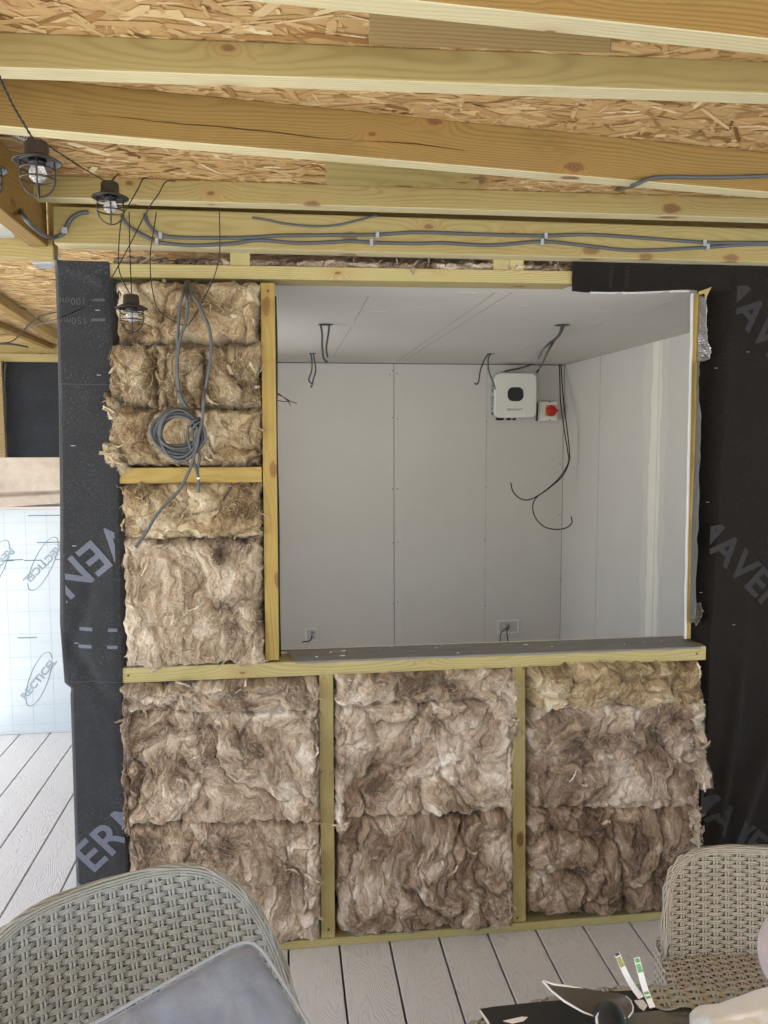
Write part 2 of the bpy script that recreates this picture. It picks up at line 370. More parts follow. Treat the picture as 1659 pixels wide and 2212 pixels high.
# ------------------------------------------------------------------ roof
ZR = 2.155
def roof():
    rng = np.random.default_rng(5)
    x0, x1, y0, y1 = -2.3, 5.0, -4.9, 3.9  # edges beyond the view are placed to steer daylight under the roof
    fx0, fx1, fy0, fy1 = -2.1, 1.9, -1.25, 3.2
    n = 42000; V = []; T = []
    cx = rng.uniform(fx0, fx1, n); cy = rng.uniform(fy0, fy1, n)
    L = rng.gamma(2.4, .019, n)+.010; Wd = rng.gamma(2.0, .0034, n)+.0025
    L = np.where(rng.random(n) < .10, L*1.2, L); Wd = np.where(rng.random(n) < .12, Wd*1.8, Wd)
    th = rng.normal(0, .42, n)+np.where(rng.random(n) < .12, 1.3, 0)
    tone = np.clip(rng.normal(.56, .165, n), 0.15, 1); tone = np.where(rng.random(n) < .08, rng.uniform(0, .3, n), tone)
    z = ZR-rng.uniform(.0002, .0022, n)
    k = 8; a = np.array([(-1, -.2), (-.86, -.9), (0, -1), (.84, -.95), (1, .1), (.9, .9), (.1, 1), (-.88, .95)])
    jit = 1+rng.uniform(-.22, .08, (n, k, 2)); loc = a[None]*jit*np.stack([L, Wd], 1)[:, None]/2
    c, s = np.cos(th)[:, None], np.sin(th)[:, None]
    X = cx[:, None]+loc[..., 0]*c-loc[..., 1]*s; Y = cy[:, None]+loc[..., 0]*s+loc[..., 1]*c
    Z = z[:, None]+rng.uniform(-.0006, .0006, (n, 1))*loc[..., 1]/Wd[:, None]*2
    V = np.stack([X, Y, Z], -1).reshape(-1, 3); Fq = np.arange(n*k).reshape(n, k)[:, ::-1]
    o = npmesh('roof_board', V, Fq, M['osb'], smooth=False, attrs={'tone': np.repeat(tone, k)})
    bm = bmesh.new(); bm.from_mesh(o.data)
    r = bmesh.ops.create_cube(bm, size=1, matrix=Matrix.Translation(((x0+x1)/2, (y0+y1)/2, ZR+.009)) @ Matrix.Diagonal((x1-x0, y1-y0, .018, 1)))
    lay = bm.verts.layers.float['tone']
    for v in r['verts']: v[lay] = .5
    bm.to_mesh(o.data); bm.free()
    tag(o, 'oriented strand board roof deck seen from below above all the joists', 'roof board')
roof()

GR_J = 'roof joists under the strand board'
def timber(name, a, b, wid, h, mat, label, cat='timber', group=None, side=1, bev=.003, warp=0):
    """beam between bottom edge points a, b (front bottom edge); wid goes to +side perpendicular, h goes up. Local X = length"""
    a, b = Vector(a), Vector(b); d = b-a; L = d.length; ex = d.normalized()
    ez = Vector((0, 0, 1)); ey = ez.cross(ex).normalized(); ez = ex.cross(ey)
    mb = MB(); n = max(2, int(L/.12)); vs = []
    rr = random.Random(hash(label) % 1000 if False else sum(map(ord, label)))
    for i in range(n+1):
        x = -L/2+L*i/n; w0 = warp*math.sin(i*.7+rr.random()*.3)
        for (y, z) in ((0, 0), (wid*side, 0), (wid*side, h), (0, h)): vs.append((x, y+w0, z-h/2+w0*.5))
    fs = [(0, 1, 2, 3), (4*n+3, 4*n+2, 4*n+1, 4*n)]
    for i in range(n):
        for k in range(4): fs.append((4*i+k, 4*i+4+k, 4*i+4+(k+1) % 4, 4*i+(k+1) % 4))
    mb.add(vs, fs)
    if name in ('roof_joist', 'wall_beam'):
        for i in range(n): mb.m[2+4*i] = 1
    o = mb.build(name, [mat, M['sapwood_lit']], bevel=bev, seg=2)
    c = (a+b)/2+ez*h/2
    o.matrix_world = Matrix(((ex.x, ey.x, ez.x, c.x), (ex.y, ey.y, ez.y, c.y), (ex.z, ey.z, ez.z, c.z), (0, 0, 0, 1)))
    return tag(o, label, cat, group)
def ext(a, b, e0, e1):
    d = (b-a).normalized(); return a-d*e0, b+d*e1
# joists crossing the picture (bottom front edges surveyed on their height planes)
H63, H89 = .055, .090
a, b = P(890, 0, Z=ZR-H89), P(1659, 83, Z=ZR-H89); a, b = ext(a, b, 1.9, 1.0)
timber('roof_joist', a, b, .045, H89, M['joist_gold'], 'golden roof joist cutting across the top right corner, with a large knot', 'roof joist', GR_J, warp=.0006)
a, b = P(0, 145, Z=ZR-H63), P(1659, 202, Z=ZR-H63); a, b = ext(a, b, 1.2, 1.0)
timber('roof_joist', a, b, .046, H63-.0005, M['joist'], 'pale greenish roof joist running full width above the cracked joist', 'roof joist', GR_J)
a, b = P(0, 272, Z=ZR-H89), P(1659, 415, Z=ZR-H89); a, b = ext(a, b, 1.2, 1.0)
crk_a, crk_b = a.copy(), b.copy()
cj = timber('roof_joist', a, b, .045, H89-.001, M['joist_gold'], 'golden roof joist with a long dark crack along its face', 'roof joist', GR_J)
a, b = P(22, 424, Z=ZR-H63), P(1659, 472, Z=ZR-H63); a, b = ext(a, b, 0.0, 1.0)
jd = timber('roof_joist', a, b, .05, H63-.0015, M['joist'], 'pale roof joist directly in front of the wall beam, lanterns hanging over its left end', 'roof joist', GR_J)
JD_Y = (a.y+b.y)/2
# the crack: a thin dark sliver let into the joist face
dirc = (crk_b-crk_a).normalized(); nrmc = Vector((dirc.y, -dirc.x, 0)).normalized()
def on_crack(u, v, off=.0006):
    d = Vector(ray(u, v)); c = Vector(CAM); t = (crk_a-c).dot(nrmc)/d.dot(nrmc); return c+d*t+nrmc*off
mid = [(170, 247.5), (215, 250), (262, 254), (300, 257.5), (330, 262), (365, 264.5), (400, 269), (435, 270.5), (470, 273.5), (505, 277), (540, 281), (580, 284), (620, 289), (660, 294.5), (700, 299), (730, 300.5), (760, 304), (800, 305), (850, 307.5), (900, 311), (945, 317.5), (985, 323), (1010, 327.5)]
wd = [.2, .5, 1.1, 1.6, 1.4, 2.2, 2.0, 2.6, 2.1, 2.8, 3.0, 2.4, 3.0, 2.2, 1.4, .8, .5, .7, 2.4, 3.0, 2.2, 1.2, .2]
top = [(u, v-w_/2) for (u, v), w_ in zip(mid, wd)]; bot = [(u, v+w_/2) for (u, v), w_ in zip(mid, wd)][::-1]
mb = MB(); mb.prism([on_crack(*q) for q in top+bot], -nrmc*.001)
mb.build('crack', M['seam'] if False else plain('crack_shadow', (.075, .038, .014), .9, .1), None)
ck = [o for o in bpy.data.objects if o.name == 'crack'][0]; ck.parent = cj; ck.matrix_parent_inverse = cj.matrix_world.inverted()
# boards fixed flat under the deck
zb = ZR-.018
def flatboard(q, mat, label, h=.016):
    pts = [P(u, v, Z=zb) for u, v in q]; mb = MB(); mb.prism(pts, (0, 0, h)); o = mb.build('noggin_board', mat, bevel=.001)
    return tag(o, label, 'board', 'short boards under the roof deck')
flatboard([(797, 97), (1320, 115), (1320, 60), (797, 10)], M['old_board'], 'short brown board fixed under the roof between the two upper joists')
flatboard([(706, 400), (1035, 409), (1035, 375), (706, 345)], M['joist'], 'short pale board fixed under the roof below the cracked joist')
# beam at the wall head
EY = -.05
a = P(117, 543, Y=EY); b = P(1659, 565, Y=EY); a, b = ext(a, b, 0.0, 1.6); za = a.z; a.z = b.z = (a.z+b.z)/2
ZE = a.z
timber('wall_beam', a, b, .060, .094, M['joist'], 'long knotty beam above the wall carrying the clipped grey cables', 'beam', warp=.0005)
a = Vector((-.62, .045, 2.045)); b = Vector((3.2, .045, 2.045))
timber('wall_plate', a, b, .045, .108, M['joist_gold'], 'orange shaded timber strip visible between wall beam and lowest roof joist', 'timber')
# side beam at the left end
zf = ZE+.002
e0, e1 = P(21, 464, Z=zf), P(115.6, 545, Z=zf); f0 = P(0, 488, Z=zf); xr = (e0.x+e1.x)/2
timber('side_beam', (xr, EY+.05, zf), (xr, -3.0, zf), .046, ZR-zf-.001, M['joist_gold'], 'diagonal looking side beam with cable, meeting the left end of the wall beam', 'beam', side=-1)
g0 = P(0, 555, Y=EY+.01)
g0 = P(0, 556, Y=.006); timber('side_rail', (-3.2, .006, g0.z), (P(116, 556, Y=.006).x, .006, g0.z), .046, .055, M['joist'], 'short level rail left of the wall beam under the strand board', 'timber')
# joists further back on the left
for (q0, q1, h, lab) in (((0, 669), (122, 743), .05, 'nearer golden joist of the two running back on the left'), ((0, 714), (124, 763), .035, 'farther joist of the two running back on the left')):
    zz = ZR-h; a, b = P(*q0, Z=zz), P(*q1, Z=zz); a, b = ext(a, b, .6, .8)
    timber('back_joist', b, a, .045, h-.001, M['joist_gold'], lab, 'roof joist', 'joists running back on the left', side=1)
BY = 3.55
zj = P(60, 781, Y=BY).z; zjt = P(60, 764, Y=BY).z
timber('rear_plate', (-3.0, BY, zj), (-.6, BY, zj), .045, zjt-zj, M['stud'], 'pale plate along the top of the far left black wall', 'timber')
# metal hangers
def hanger(q, Zp, label, th=.002, lip=.03):
    pts = [P(u, v, Z=Zp) for u, v in q]; mb = MB(); mb.prism(pts, (0, 0, -th))
    # upturned cheek
    a, b = pts[0], pts[1]; mb.add([a, b, b+Vector((0, 0, lip)), a+Vector((0, 0, lip))], [(0, 1, 2, 3)])
    o = mb.build('joist_hanger', M['steel']); return tag(o, label, 'metal bracket', 'galvanised joist hangers')
hanger([(88, 550), (126, 549), (134, 561), (104, 561)], zf-.0015, 'shiny metal hanger under the corner where side beam meets wall beam')
hanger([(70, 568), (115, 567), (116, 579), (84, 579)], g0.z-.0015, 'shiny metal bracket just under the left rail next to the black membrane')
hanger([(-14, 496), (22, 496), (34, 512), (-14, 514)], zf+.012, 'white metal bracket at left edge under the side beam')
mb = MB(); pts = [P(u, v, Y=JD_Y-.004) for u, v in ((-16, 372), (0, 374), (20, 388), (20, 424), (-16, 424))]; mb.prism(pts, (0, -.002, 0))
pts = [P(u, v, Z=ZR-H63-.001) for u, v in ((-16, 425), (20, 424), (37, 441), (-12, 441))]; mb.prism(pts, (0, 0, -.002))
tag(mb.build('joist_hanger', M['steel']), 'large metal hanger plate on the left end of the lowest roof joist', 'metal bracket', 'galvanised joist hangers')
# dark timber offcut piece lying by the top left lantern: steel strip with printed sticker
a = P(-10, 268, Y=-.42); b = P(88, 312, Y=-.42)
mb = MB(); d = (b-a).normalized(); n = Vector((-d.z, 0, d.x)); mb.prism([a-n*.011, b-n*.011, b+n*.011, a+n*.011], (0, .003, 0))
bar = tag(mb.build('metal_strip', M['steel']), 'grey metal strip with a printed sticker behind the top left lantern', 'metal strip')
mb = MB(); mb.prism([a-n*.008+d*.01, b-n*.008-d*.03, b+n*.008-d*.03, a+n*.008+d*.01], (0, -.0008, 0)); mb.build('sticker', M['white_plastic'], bar)
mb = MB()
for k in range(14):
    p = a+d*(.02+k*.0055); mb.prism([p-n*.004, p+d*(.0015+.0015*(k % 3 == 0))-n*.004, p+d*(.0015+.0015*(k % 3 == 0))+n*.004, p+n*.004], (0, -.0016, 0))
mb.build('sticker_print', M['black'], bar)
# ================================================================== ROOM BEHIND THE OPENING
RY = 2.56; ZC = 1.95
xc = P(1220, 785, Y=RY).x; XW = xc
WY = .10     # inner lining plane
XL, XR = P(597, 1000, Y=WY).x-.03, P(1496, 1000, Y=WY).x
ZS = P(1060, 1391, Y=WY).z
def wallmesh(name, mat, label, cat, boxes, parent=None):
    mb = MB()
    for bx in boxes: mb.box(*bx)
    return tag(mb.build(name, mat), label, cat)
rear = wallmesh('rear_wall', M['plaster'], 'grey plasterboard back wall of the room seen through the opening', 'wall', [((-.62, RY, 0), (XW+.02, RY+.02, ZC))])
side = wallmesh('side_wall', M['plaster'], 'right plasterboard wall of the room with a pale filled joint', 'wall', [((XW, .12, 0), (XW+.015, RY, ZC))])
lefw = wallmesh('inner_left_wall', M['plaster'], 'hidden left plasterboard wall of the room with an added daylight gap', 'wall', [((-.60, .12, 0), (-.58, .35, ZC)), ((-.60, 1.75, 0), (-.58, RY, ZC)), ((-.60, .35, 1.90), (-.58, 1.75, ZC))])  # opening added out of view, sized to let daylight brighten the room
ceil = wallmesh('room_ceiling', M['plaster'], 'grey plasterboard ceiling of the room seen through the opening', 'ceiling', [((-.6, .131, ZC), (XW+.02, RY+.02, ZC+.012))])
mb = MB(); mb.box((-.6, .12, -.02), (XW+.02, RY+.02, .004)); tag(mb.build('room_floor', plain('chipboard_floor', (.40, .36, .30), .8, .2, var=.2)), kind='structure')
fr = wallmesh('front_lining', M['mem_dark'], 'dark backing sheet behind the insulation around the opening', 'wall', [((-.6, WY, 0), (XL, WY+.012, ZC)), ((XL, WY, 0), (XR, WY+.012, ZS)), ((P(1510, 640, Y=WY).x, WY, 0), (XW+.3, WY+.012, ZC))])
def seam(parent, pts, nrm, wdt, mat, name='joint_line', off=.0012):
    mb = MB(); a, b = Vector(pts[0]), Vector(pts[1]); d = (b-a).normalized(); nrm = Vector(nrm); s = d.cross(nrm).normalized()*wdt/2
    mb.prism([a-s, b-s, b+s, a+s], nrm*off); return mb.build(name, mat, parent)
Yb = (0, -1, 0)
for u, w, m in ((851, .003, 'seam'), (1050, .0018, 'seam_soft'), (1216, .003, 'seam')):
    x = P(u, 1000, Y=RY).x; seam(rear, [(x, RY, 0), (x, RY, ZC)], Yb, w, M[m])
x = P(857, 1000, Y=RY).x; seam(rear, [(x+.012, RY, 0), (x+.012, RY, ZC)], Yb, .03, M['tape'], 'joint_tape', .0006)
seam(rear, [(-.58, RY, ZC-.002), (XW, RY, ZC-.002)], Yb, .005, M['seam'])
seam(side, [(XW, .2, ZC-.002), (XW, RY, ZC-.002)], (-1, 0, 0), .004, M['seam_soft'])
# screws
def screw(parent, p, nrm, r=.0035):
    mb = MB(); p = Vector(p); n = Vector(nrm); a = n.orthogonal().normalized(); b = n.cross(a)
    mb.prism([p+a*r*math.cos(i*1.047)+b*r*math.sin(i*1.047) for i in range(6)], n*.0012); mb.build('screw_head', M['black'], parent)
D5 = lambda x, y: ((850+x*.9946)/1.507, (850+y*.9948)/1.507)
for (x, y) in ((430, 358), (444, 368), (430, 512), (446, 516), (430, 745), (446, 745), (431, 922), (447, 920), (431, 1121), (446, 1116), (738, 525), (735, 740), (733, 911), (734, 1128), (740, 352), (978, 514), (978, 664), (977, 830), (978, 1040), (421, 372)):
    screw(rear, P(*D5(x, y), Y=RY), Yb)
for (x, y) in ((1112, 327), (1110, 514), (1106, 716), (1104, 957), (1102, 1185)): screw(side, P(*D5(x, y), X=XW), (-1, 0, 0), .003)
# filled joint on right wall
rng = random.Random(4)
ytop, ybot = P(1415, 735, X=XW).y, P(1402, 1360, X=XW).y; yc = (ytop+ybot)/2
def ragged_strip(parent, x, y, z0, z1, w, jag, mat, off, name):
    n = 46; Lp, Rp = [], []; a = b = 0
    for i in range(n+1):
        a = a*.7+rng.uniform(-jag, jag); b = b*.7+rng.uniform(-jag, jag); z = z0+(z1-z0)*i/n
        Lp.append((x, y-w/2+a, z)); Rp.append((x, y+w/2+b, z))
    mb = MB(); vs = Lp+Rp; m = n+1
    vs2 = [(v[0]-off, v[1], v[2]) for v in vs]
    mb.add(vs2, [(i, i+1, m+i+1, m+i) for i in range(n)]); return mb.build(name, mat, parent, fix=False)
ya_, yb_ = P(1376, 1350, X=XW).y, P(1432, 1350, X=XW).y; yc = (ya_+yb_)/2
ragged_strip(side, XW, yc, .0, ZC-.004, (ya_-yb_)*.85, .016, M['filler_grey'], .0008, 'filler_edge')
ragged_strip(side, XW, yc-.012, .0, ZC-.004, (ya_-yb_)*.42, .008, M['filler'], .0016, 'joint_filler')
seam(side, [(XW-.002, yc-.03, 0), (XW-.002, yc-.03, ZC)], (-1, 0, 0), .004, M['filler_grey'])
y1 = P(1298, 778, X=XW).y; seam(side, [(XW, y1, 0), (XW, y1, ZC)], (-1, 0, 0), .0015, M['seam_soft'])
# ceiling seams
Dn = (0, 0, -1)
def cs(q0, q1, w, m, nm='joint_line', off=.0012): seam(ceil, [P(*q0, Z=ZC), P(*q1, Z=ZC)], Dn, w, M[m], nm, off)
cs((718, 771), (760, 706), .0016, 'seam_soft'); cs((765, 695), (796, 640), .0016, 'seam_soft')
cs((862, 782), (1085, 632), .030, 'tape', 'joint_tape', .0006); cs((856, 782), (1070, 632), .0025, 'seam_soft'); cs((868, 782), (1105, 632), .0018, 'seam_soft')
cs((1135, 754), (1300, 700), .0012, 'seam_soft'); cs((1320, 690), (1480, 640), .0012, 'seam_soft')
for (u, v, l) in ((800, 672, .12), (905, 664, .05), (1035, 690, .03), (1130, 660, .04), (960, 745, .05), (1300, 672, .05), (690, 700, .03), (1010, 632, .05), (1070, 655, .02)):
    p = P(u, v, Z=ZC); seam(ceil, [p-Vector((l/2, 0, 0)), p+Vector((l/2, .004, 0))], Dn, .006, M['filler'], 'filler_smear', .0004)
# holes and cables in the ceiling
def hole(u, v, r=.03):
    p = P(u, v, Z=ZC); mb = MB(); mb.add([(p.x+r*math.cos(i*.393), p.y+r*math.sin(i*.393), ZC-.0018) for i in range(16)], [tuple(range(16))[::-1]])
    mb.build('cut_hole', M['seam'], ceil, fix=False); return p
def cable(name, pts, r, mat, label, cat='cable', group=None, n=8, k=8, flat=1.0):
    mb = MB(); mb.tube(spline(pts, k), r, n, flat=flat); return tag(mb.build(name, mat), label, cat, group)
CG = 'cable tails hanging from the room ceiling'
def tail(pix, p0, label, r=.004, dy=0):
    pts = [Vector(p0)]+[P(u, v, Y=p0.y+dy*i) for i, (u, v) in enumerate(pix)]
    return cable('cable_tail', pts, r, M['cable_dark'], label, group=CG)
D3 = lambda x, y: ((950+x*.5727)/1.507, (1000+y*.5722)/1.507)
h1 = hole(*D3(192, 97)); h2 = hole(*D3(118, 261), .022); h3 = hole(*D3(1130, 264), .022); h4 = hole(*D3(1535, 100), .032)
tail([D3(*q) for q in ((172, 150), (172, 215), (178, 280), (192, 306), (204, 311))], h1-Vector((.02, 0, 0)), 'left strand of the cable pair hanging from the front left ceiling hole')
tail([D3(*q) for q in ((209, 140), (200, 200), (196, 240), (204, 286))], h1+Vector((.014, 0, 0)), 'right strand of the cable pair hanging from the front left ceiling hole')
tail([D3(*q) for q in ((114, 300), (113, 360), (98, 405), (98, 420), (114, 436))], h2-Vector((.01, 0, 0)), 'left strand of the short cable pair at the rear left ceiling hole')
tail([D3(*q) for q in ((130, 310), (136, 360), (122, 410), (116, 440), (108, 458))], h2+Vector((.004, 0, 0)), 'right strand of the short cable pair at the rear left ceiling hole')
tail([D3(*q) for q in ((1095, 300), (1072, 360), (1062, 420), (1052, 438), (1038, 432))], h3-Vector((.01, 0, 0)), 'hooked cable hanging from the ceiling left of the inverter')
tail([D3(*q) for q in ((1116, 300), (1122, 370), (1145, 425), (1152, 450), (1156, 470))], h3+Vector((.0, 0, 0)), 'cable dangling in front of the top left corner of the inverter')
p = h4; q1 = P(*D3(1210, 365), Y=RY-.03); q2 = P(*D3(1390, 375), Y=RY-.03)
cable('supply_cable', [p, P(*D3(1522, 150), Y=p.y+.05), P(*D3(1490, 185), Y=p.y+.15), P(*D3(1430, 240), Y=p.y+.3), P(*D3(1395, 300), Y=RY-.12), P(*D3(1340, 335), Y=RY-.06), q1], .005, M['cable'], 'grey cable sweeping from the right ceiling hole to the top left of the inverter', 'cable')
cable('supply_cable', [p+Vector((.01, 0, 0)), P(*D3(1526, 150), Y=p.y+.05), P(*D3(1490, 195), Y=p.y+.15), P(*D3(1452, 260), Y=p.y+.35), P(*D3(1420, 330), Y=RY-.1), q2], .005, M['cable'], 'grey cable running from the right ceiling hole to the top right of the inverter', 'cable')
# black solar cables at the right corner
DD = D5
cable('solar_cable', [P(*DD(x, y), Y=RY-.015-.27*max(0, min(1, (y-336)/190))) for x, y in ((976, 336), (978, 400), (980, 460), (990, 540), (1003, 620), (1005, 660), (975, 710), (925, 755), (880, 780), (850, 778), (825, 755), (817, 725))], .0035, M['black_wire'], 'black cable in the room corner whose end curls to the left', 'cable', 'black cables in the room corner')
cable('solar_cable', [P(*DD(x, y), Y=RY-.02-.27*max(0, min(1, (y-336)/190))) for x, y in ((981, 336), (985, 400), (990, 460), (1000, 540), (1009, 620), (1007, 660), (985, 705), (940, 745), (903, 772), (889, 800), (897, 838), (925, 868), (965, 878), (1000, 872), (1017, 855), (1014, 836))], .0035, M['black_wire'], 'black cable in the room corner whose lower end loops to the right', 'cable', 'black cables in the room corner')
cable('cable_tail', [P(*DD(x, y), Y=.5) for x, y in ((40, 425), (62, 437), (85, 455), (97, 473))], .0015, M['black_wire'], 'short black wires poking past the left edge of the opening', 'cable')
mbx = MB(); mbx.tube([P(*DD(x, y), Y=.5) for x, y in ((40, 430), (70, 443), (98, 460), (117, 466))], .0015, 6); mbx.tube([P(*DD(x, y), Y=.5) for x, y in ((50, 455), (75, 460), (95, 458))], .0015, 6); mbx.build('strand', M['black_wire'], [o for o in bpy.data.objects if o.name.startswith('cable_tail')][-1])

# inverter
def rrect(w, h, r, n=6):
    pts = []
    for cxx, cyy, a0 in ((w/2-r, h/2-r, 0), (-w/2+r, h/2-r, 90), (-w/2+r, -h/2+r, 180), (w/2-r, -h/2+r, 270)):
        for i in range(n+1): a = R(a0+90*i/n); pts.append((cxx+r*math.cos(a), cyy+r*math.sin(a)))
    return pts
def text(body, size, mat, name, xf, parent=None, extr=.0, offset=0, clip=None, grid=0, warp=None, bold=0, sx=1.0):
    cu = bpy.data.curves.new(name, 'FONT'); cu.body = body; cu.size = size; cu.offset = offset; cu.align_x = 'CENTER'; cu.align_y = 'CENTER'; cu.resolution_u = 3
    cu.space_character = 1.05
    o = bpy.data.objects.new(name, cu); COL.objects.link(o); dg = bpy.context.evaluated_depsgraph_get(); dg.update()
    me = bpy.data.meshes.new_from_object(o.evaluated_get(dg)); bpy.data.objects.remove(o); bm = bmesh.new(); bm.from_mesh(me)
    if sx != 1: bmesh.ops.scale(bm, vec=(sx, 1, 1), verts=bm.verts)
    bmesh.ops.transform(bm, matrix=xf, verts=bm.verts)
    for co, no in (clip or []):
        bmesh.ops.bisect_plane(bm, geom=bm.verts[:]+bm.edges[:]+bm.faces[:], plane_co=co, plane_no=no, clear_outer=True)
    if grid and bm.verts:
        for ax in (0, 2):
            lo = min(v.co[ax] for v in bm.verts); hi = max(v.co[ax] for v in bm.verts); k = lo+grid
            while k < hi:
                c = [0, 0, 0]; c[ax] = k; nn = [0, 0, 0]; nn[ax] = 1
                bmesh.ops.bisect_plane(bm, geom=bm.verts[:]+bm.edges[:]+bm.faces[:], plane_co=c, plane_no=nn); k += grid
    if warp:
        for v in bm.verts: v.co.y = warp(v.co.x, v.co.z)
    bm.to_mesh(me); bm.free(); me.materials.clear(); me.materials.append(mat); me.name = name
    ob = bpy.data.objects.new(name, me); COL.objects.link(ob)
    if parent is not None: ob.parent = parent
    return ob
def face_xf(p, ang=0, up=(0, 0, 1)):
    """text plane facing -Y at p, rotated by ang (counterclockwise as seen from the camera)"""
    return Matrix.Translation(Vector(p)) @ Matrix.Rotation(R(90), 4, 'X') @ Matrix.Rotation(R(ang), 4, 'Z')
D2 = lambda x, y: ((1450+x*.3014)/1.507, (1000+y*.3014)/1.507)
iy = RY-.12
pa, pb = P(*D2(535, 710), Y=iy), P(*D2(982, 1195), Y=iy)
ic = (pa+pb)/2; iw, ih = abs(pb.x-pa.x), abs(pb.z-pa.z)
inv = empty('solar_inverter', (ic.x, RY, ic.z), 'white rounded solar inverter with a dark round window on the back wall', 'inverter')
def local(o, par): o.parent = par; o.matrix_parent_inverse = Matrix.Translation(-Vector(par.location)); return o
mb = MB(); pts = rrect(iw, ih, .035); mb.prism([(ic.x+x, iy, ic.z+z) for x, z in pts], (0, .03, 0)); local(mb.build('front_cover', M['white_enamel'], bevel=.006, seg=3), inv)
mb = MB(); pts = rrect(iw*.985, ih*.93, .03); mb.prism([(ic.x+x*.97-.002, iy+.0305, ic.z+z+.006) for x, z in pts], (0, .085, 0)); body = local(mb.build('casing', M['grey_plastic'], bevel=.003), inv)
mb = MB(); w0 = P(*D2(757, 940), Y=iy); mb.prism([(w0.x+x, iy-.0025, w0.z+z) for x, z in rrect(.098, .083, .034, 8)], (0, .003, 0)); local(mb.build('display_window', M['dark_glass'], bevel=.001), inv)
g = text('GROWATT', .0175, M['label_grey'], 'brand_lettering', face_xf(P(*D2(748, 1107), Y=iy-.0008)), offset=.0005, sx=1.05); local(g, inv)
mb = MB(); x0 = ic.x-iw/2+.001
for (za, zc2, ya, m) in ((.055, .068, .05, 0), (.02, .045, .05, 0), (-.06, .0, .048, 0), (-.085, -.068, .05, 0), (-.115, -.095, .065, 1), (-.115, -.095, .05, 1)):
    mb.box((x0-.0015, iy+ya-.008, ic.z+za), (x0+.002, iy+ya+.008+(m == 0)*.012, ic.z+zc2), m)
local(mb.build('side_label', [M['label_grey'], M['blue_ink']]), inv)
for k, (dx, w) in enumerate(((-.085, .042), (-.03, .02), (.005, .012))):
    mb = MB(); mb.box((ic.x+dx-w/2, iy+.03, ic.z-ih/2-.014), (ic.x+dx+w/2, iy+.06, ic.z-ih/2+.01)); local(mb.build('connector', M['black'], bevel=.001), inv)
# isolator switch
sy = RY-.07
pa, pb = P(*D2(1020, 1018), Y=sy), P(*D2(1208, 1230), Y=sy); sc_ = (pa+pb)/2; sw, sh = abs(pb.x-pa.x), abs(pb.z-pa.z)
isw = empty('isolator_switch', (sc_.x, RY, sc_.z), 'small square isolator box with a red rotary knob on yellow plate beside the inverter', 'switch')
mb = MB(); mb.box((sc_.x-sw/2, sy, sc_.z-sh/2), (sc_.x+sw/2, sy+.035, sc_.z+sh/2)); local(mb.build('cover', M['white_plastic'], bevel=.004), isw)
mb = MB(); mb.box((sc_.x-sw/2-.002, sy+.0355, sc_.z-sh/2+.001), (sc_.x+sw/2-.002, sy+.07, sc_.z+sh/2-.001)); local(mb.build('base_box', M['cable_dark'], bevel=.002), isw)
k0_ = P(*D2(1140, 1118), Y=sy)
mb = MB(); mb.box((k0_.x-.036, sy-.003, k0_.z-.034), (k0_.x+.027, sy-.0003, k0_.z+.034)); local(mb.build('yellow_plate', M['yellow'], bevel=.001), isw)
mb = MB(); mb.lathe([(0, .018), (.026, .018), (.031, .014), (.033, .0)], (k0_.x, sy-.003, k0_.z), 'Y', 28); kb = local(mb.build('knob', M['red']), isw)
mb = MB(); mb.box((k0_.x-.006, sy-.032, k0_.z-.008), (k0_.x+.036, sy-.020, k0_.z+.008)); hb = mb.build('grip', M['red'], bevel=.003); hb.parent = kb; hb.matrix_parent_inverse = Matrix.Identity(4)
for dz in (-.058, .056):
    mb = MB(); mb.lathe([(0, .001), (.0045, .001), (.0045, 0)], (k0_.x-.008, sy, k0_.z+dz*.98), 'Y', 10); local(mb.build('screw', M['black']), isw)
# socket boxes
def sock(u0, v0, u1, v1, label, knob):
    a, b = P(u0, v0, Y=RY-.006), P(u1, v1, Y=RY-.006); c = (a+b)/2; w, h = abs(b.x-a.x), abs(b.z-a.z)
    e = empty('socket_box', (c.x, RY, c.z), label, 'socket box', 'empty socket boxes in the back wall')
    mb = MB()
    for bx in (((c.x-w/2, RY-.008, c.z-h/2), (c.x+w/2, RY-.001, c.z-h/2+.009)), ((c.x-w/2, RY-.008, c.z+h/2-.009), (c.x+w/2, RY-.001, c.z+h/2)), ((c.x-w/2, RY-.008, c.z-h/2+.009), (c.x-w/2+.009, RY-.001, c.z+h/2-.009)), ((c.x+w/2-.009, RY-.008, c.z-h/2+.009), (c.x+w/2, RY-.001, c.z+h/2-.009))): mb.box(*bx)
    local(mb.build('frame', M['white_plastic'], bevel=.001), e)
    mb = MB(); mb.box((c.x-w/2+.009, RY-.003, c.z-h/2+.009), (c.x+w/2-.009, RY-.0008, c.z+h/2-.009)); local(mb.build('back_plate', M['grey_plastic']), e)
    mb = MB(); mb.lathe([(0, .002), (.013, .002), (.013, 0)], (c.x+knob, RY-.003, c.z+.008), 'Y', 16); local(mb.build('knockout', M['clip']), e)
    return c
c1 = sock(660, 1357, 688, 1384, 'small square socket box low on the back wall at left', 0)
c2 = sock(1075, 1340, 1121, 1367, 'wide double socket box low on the back wall under the inverter', -.004)
cable('socket_tail', [(c1.x+.0, RY-.006, c1.z-.01), (c1.x-.015, RY-.04, c1.z-.03), P(656, 1386, Y=RY-.05), P(653, 1388, Y=RY-.05)], .004, M['cable_dark'], 'short grey cable end poking from the left socket box', 'cable')
cable('socket_tail', [(c2.x-.008, RY-.006, c2.z-.005), P(1082, 1368, Y=RY-.03), P(1080, 1392, Y=RY-.03)], .0035, M['cable_dark'], 'left one of two cable tails dropping from the double socket box', 'cable')
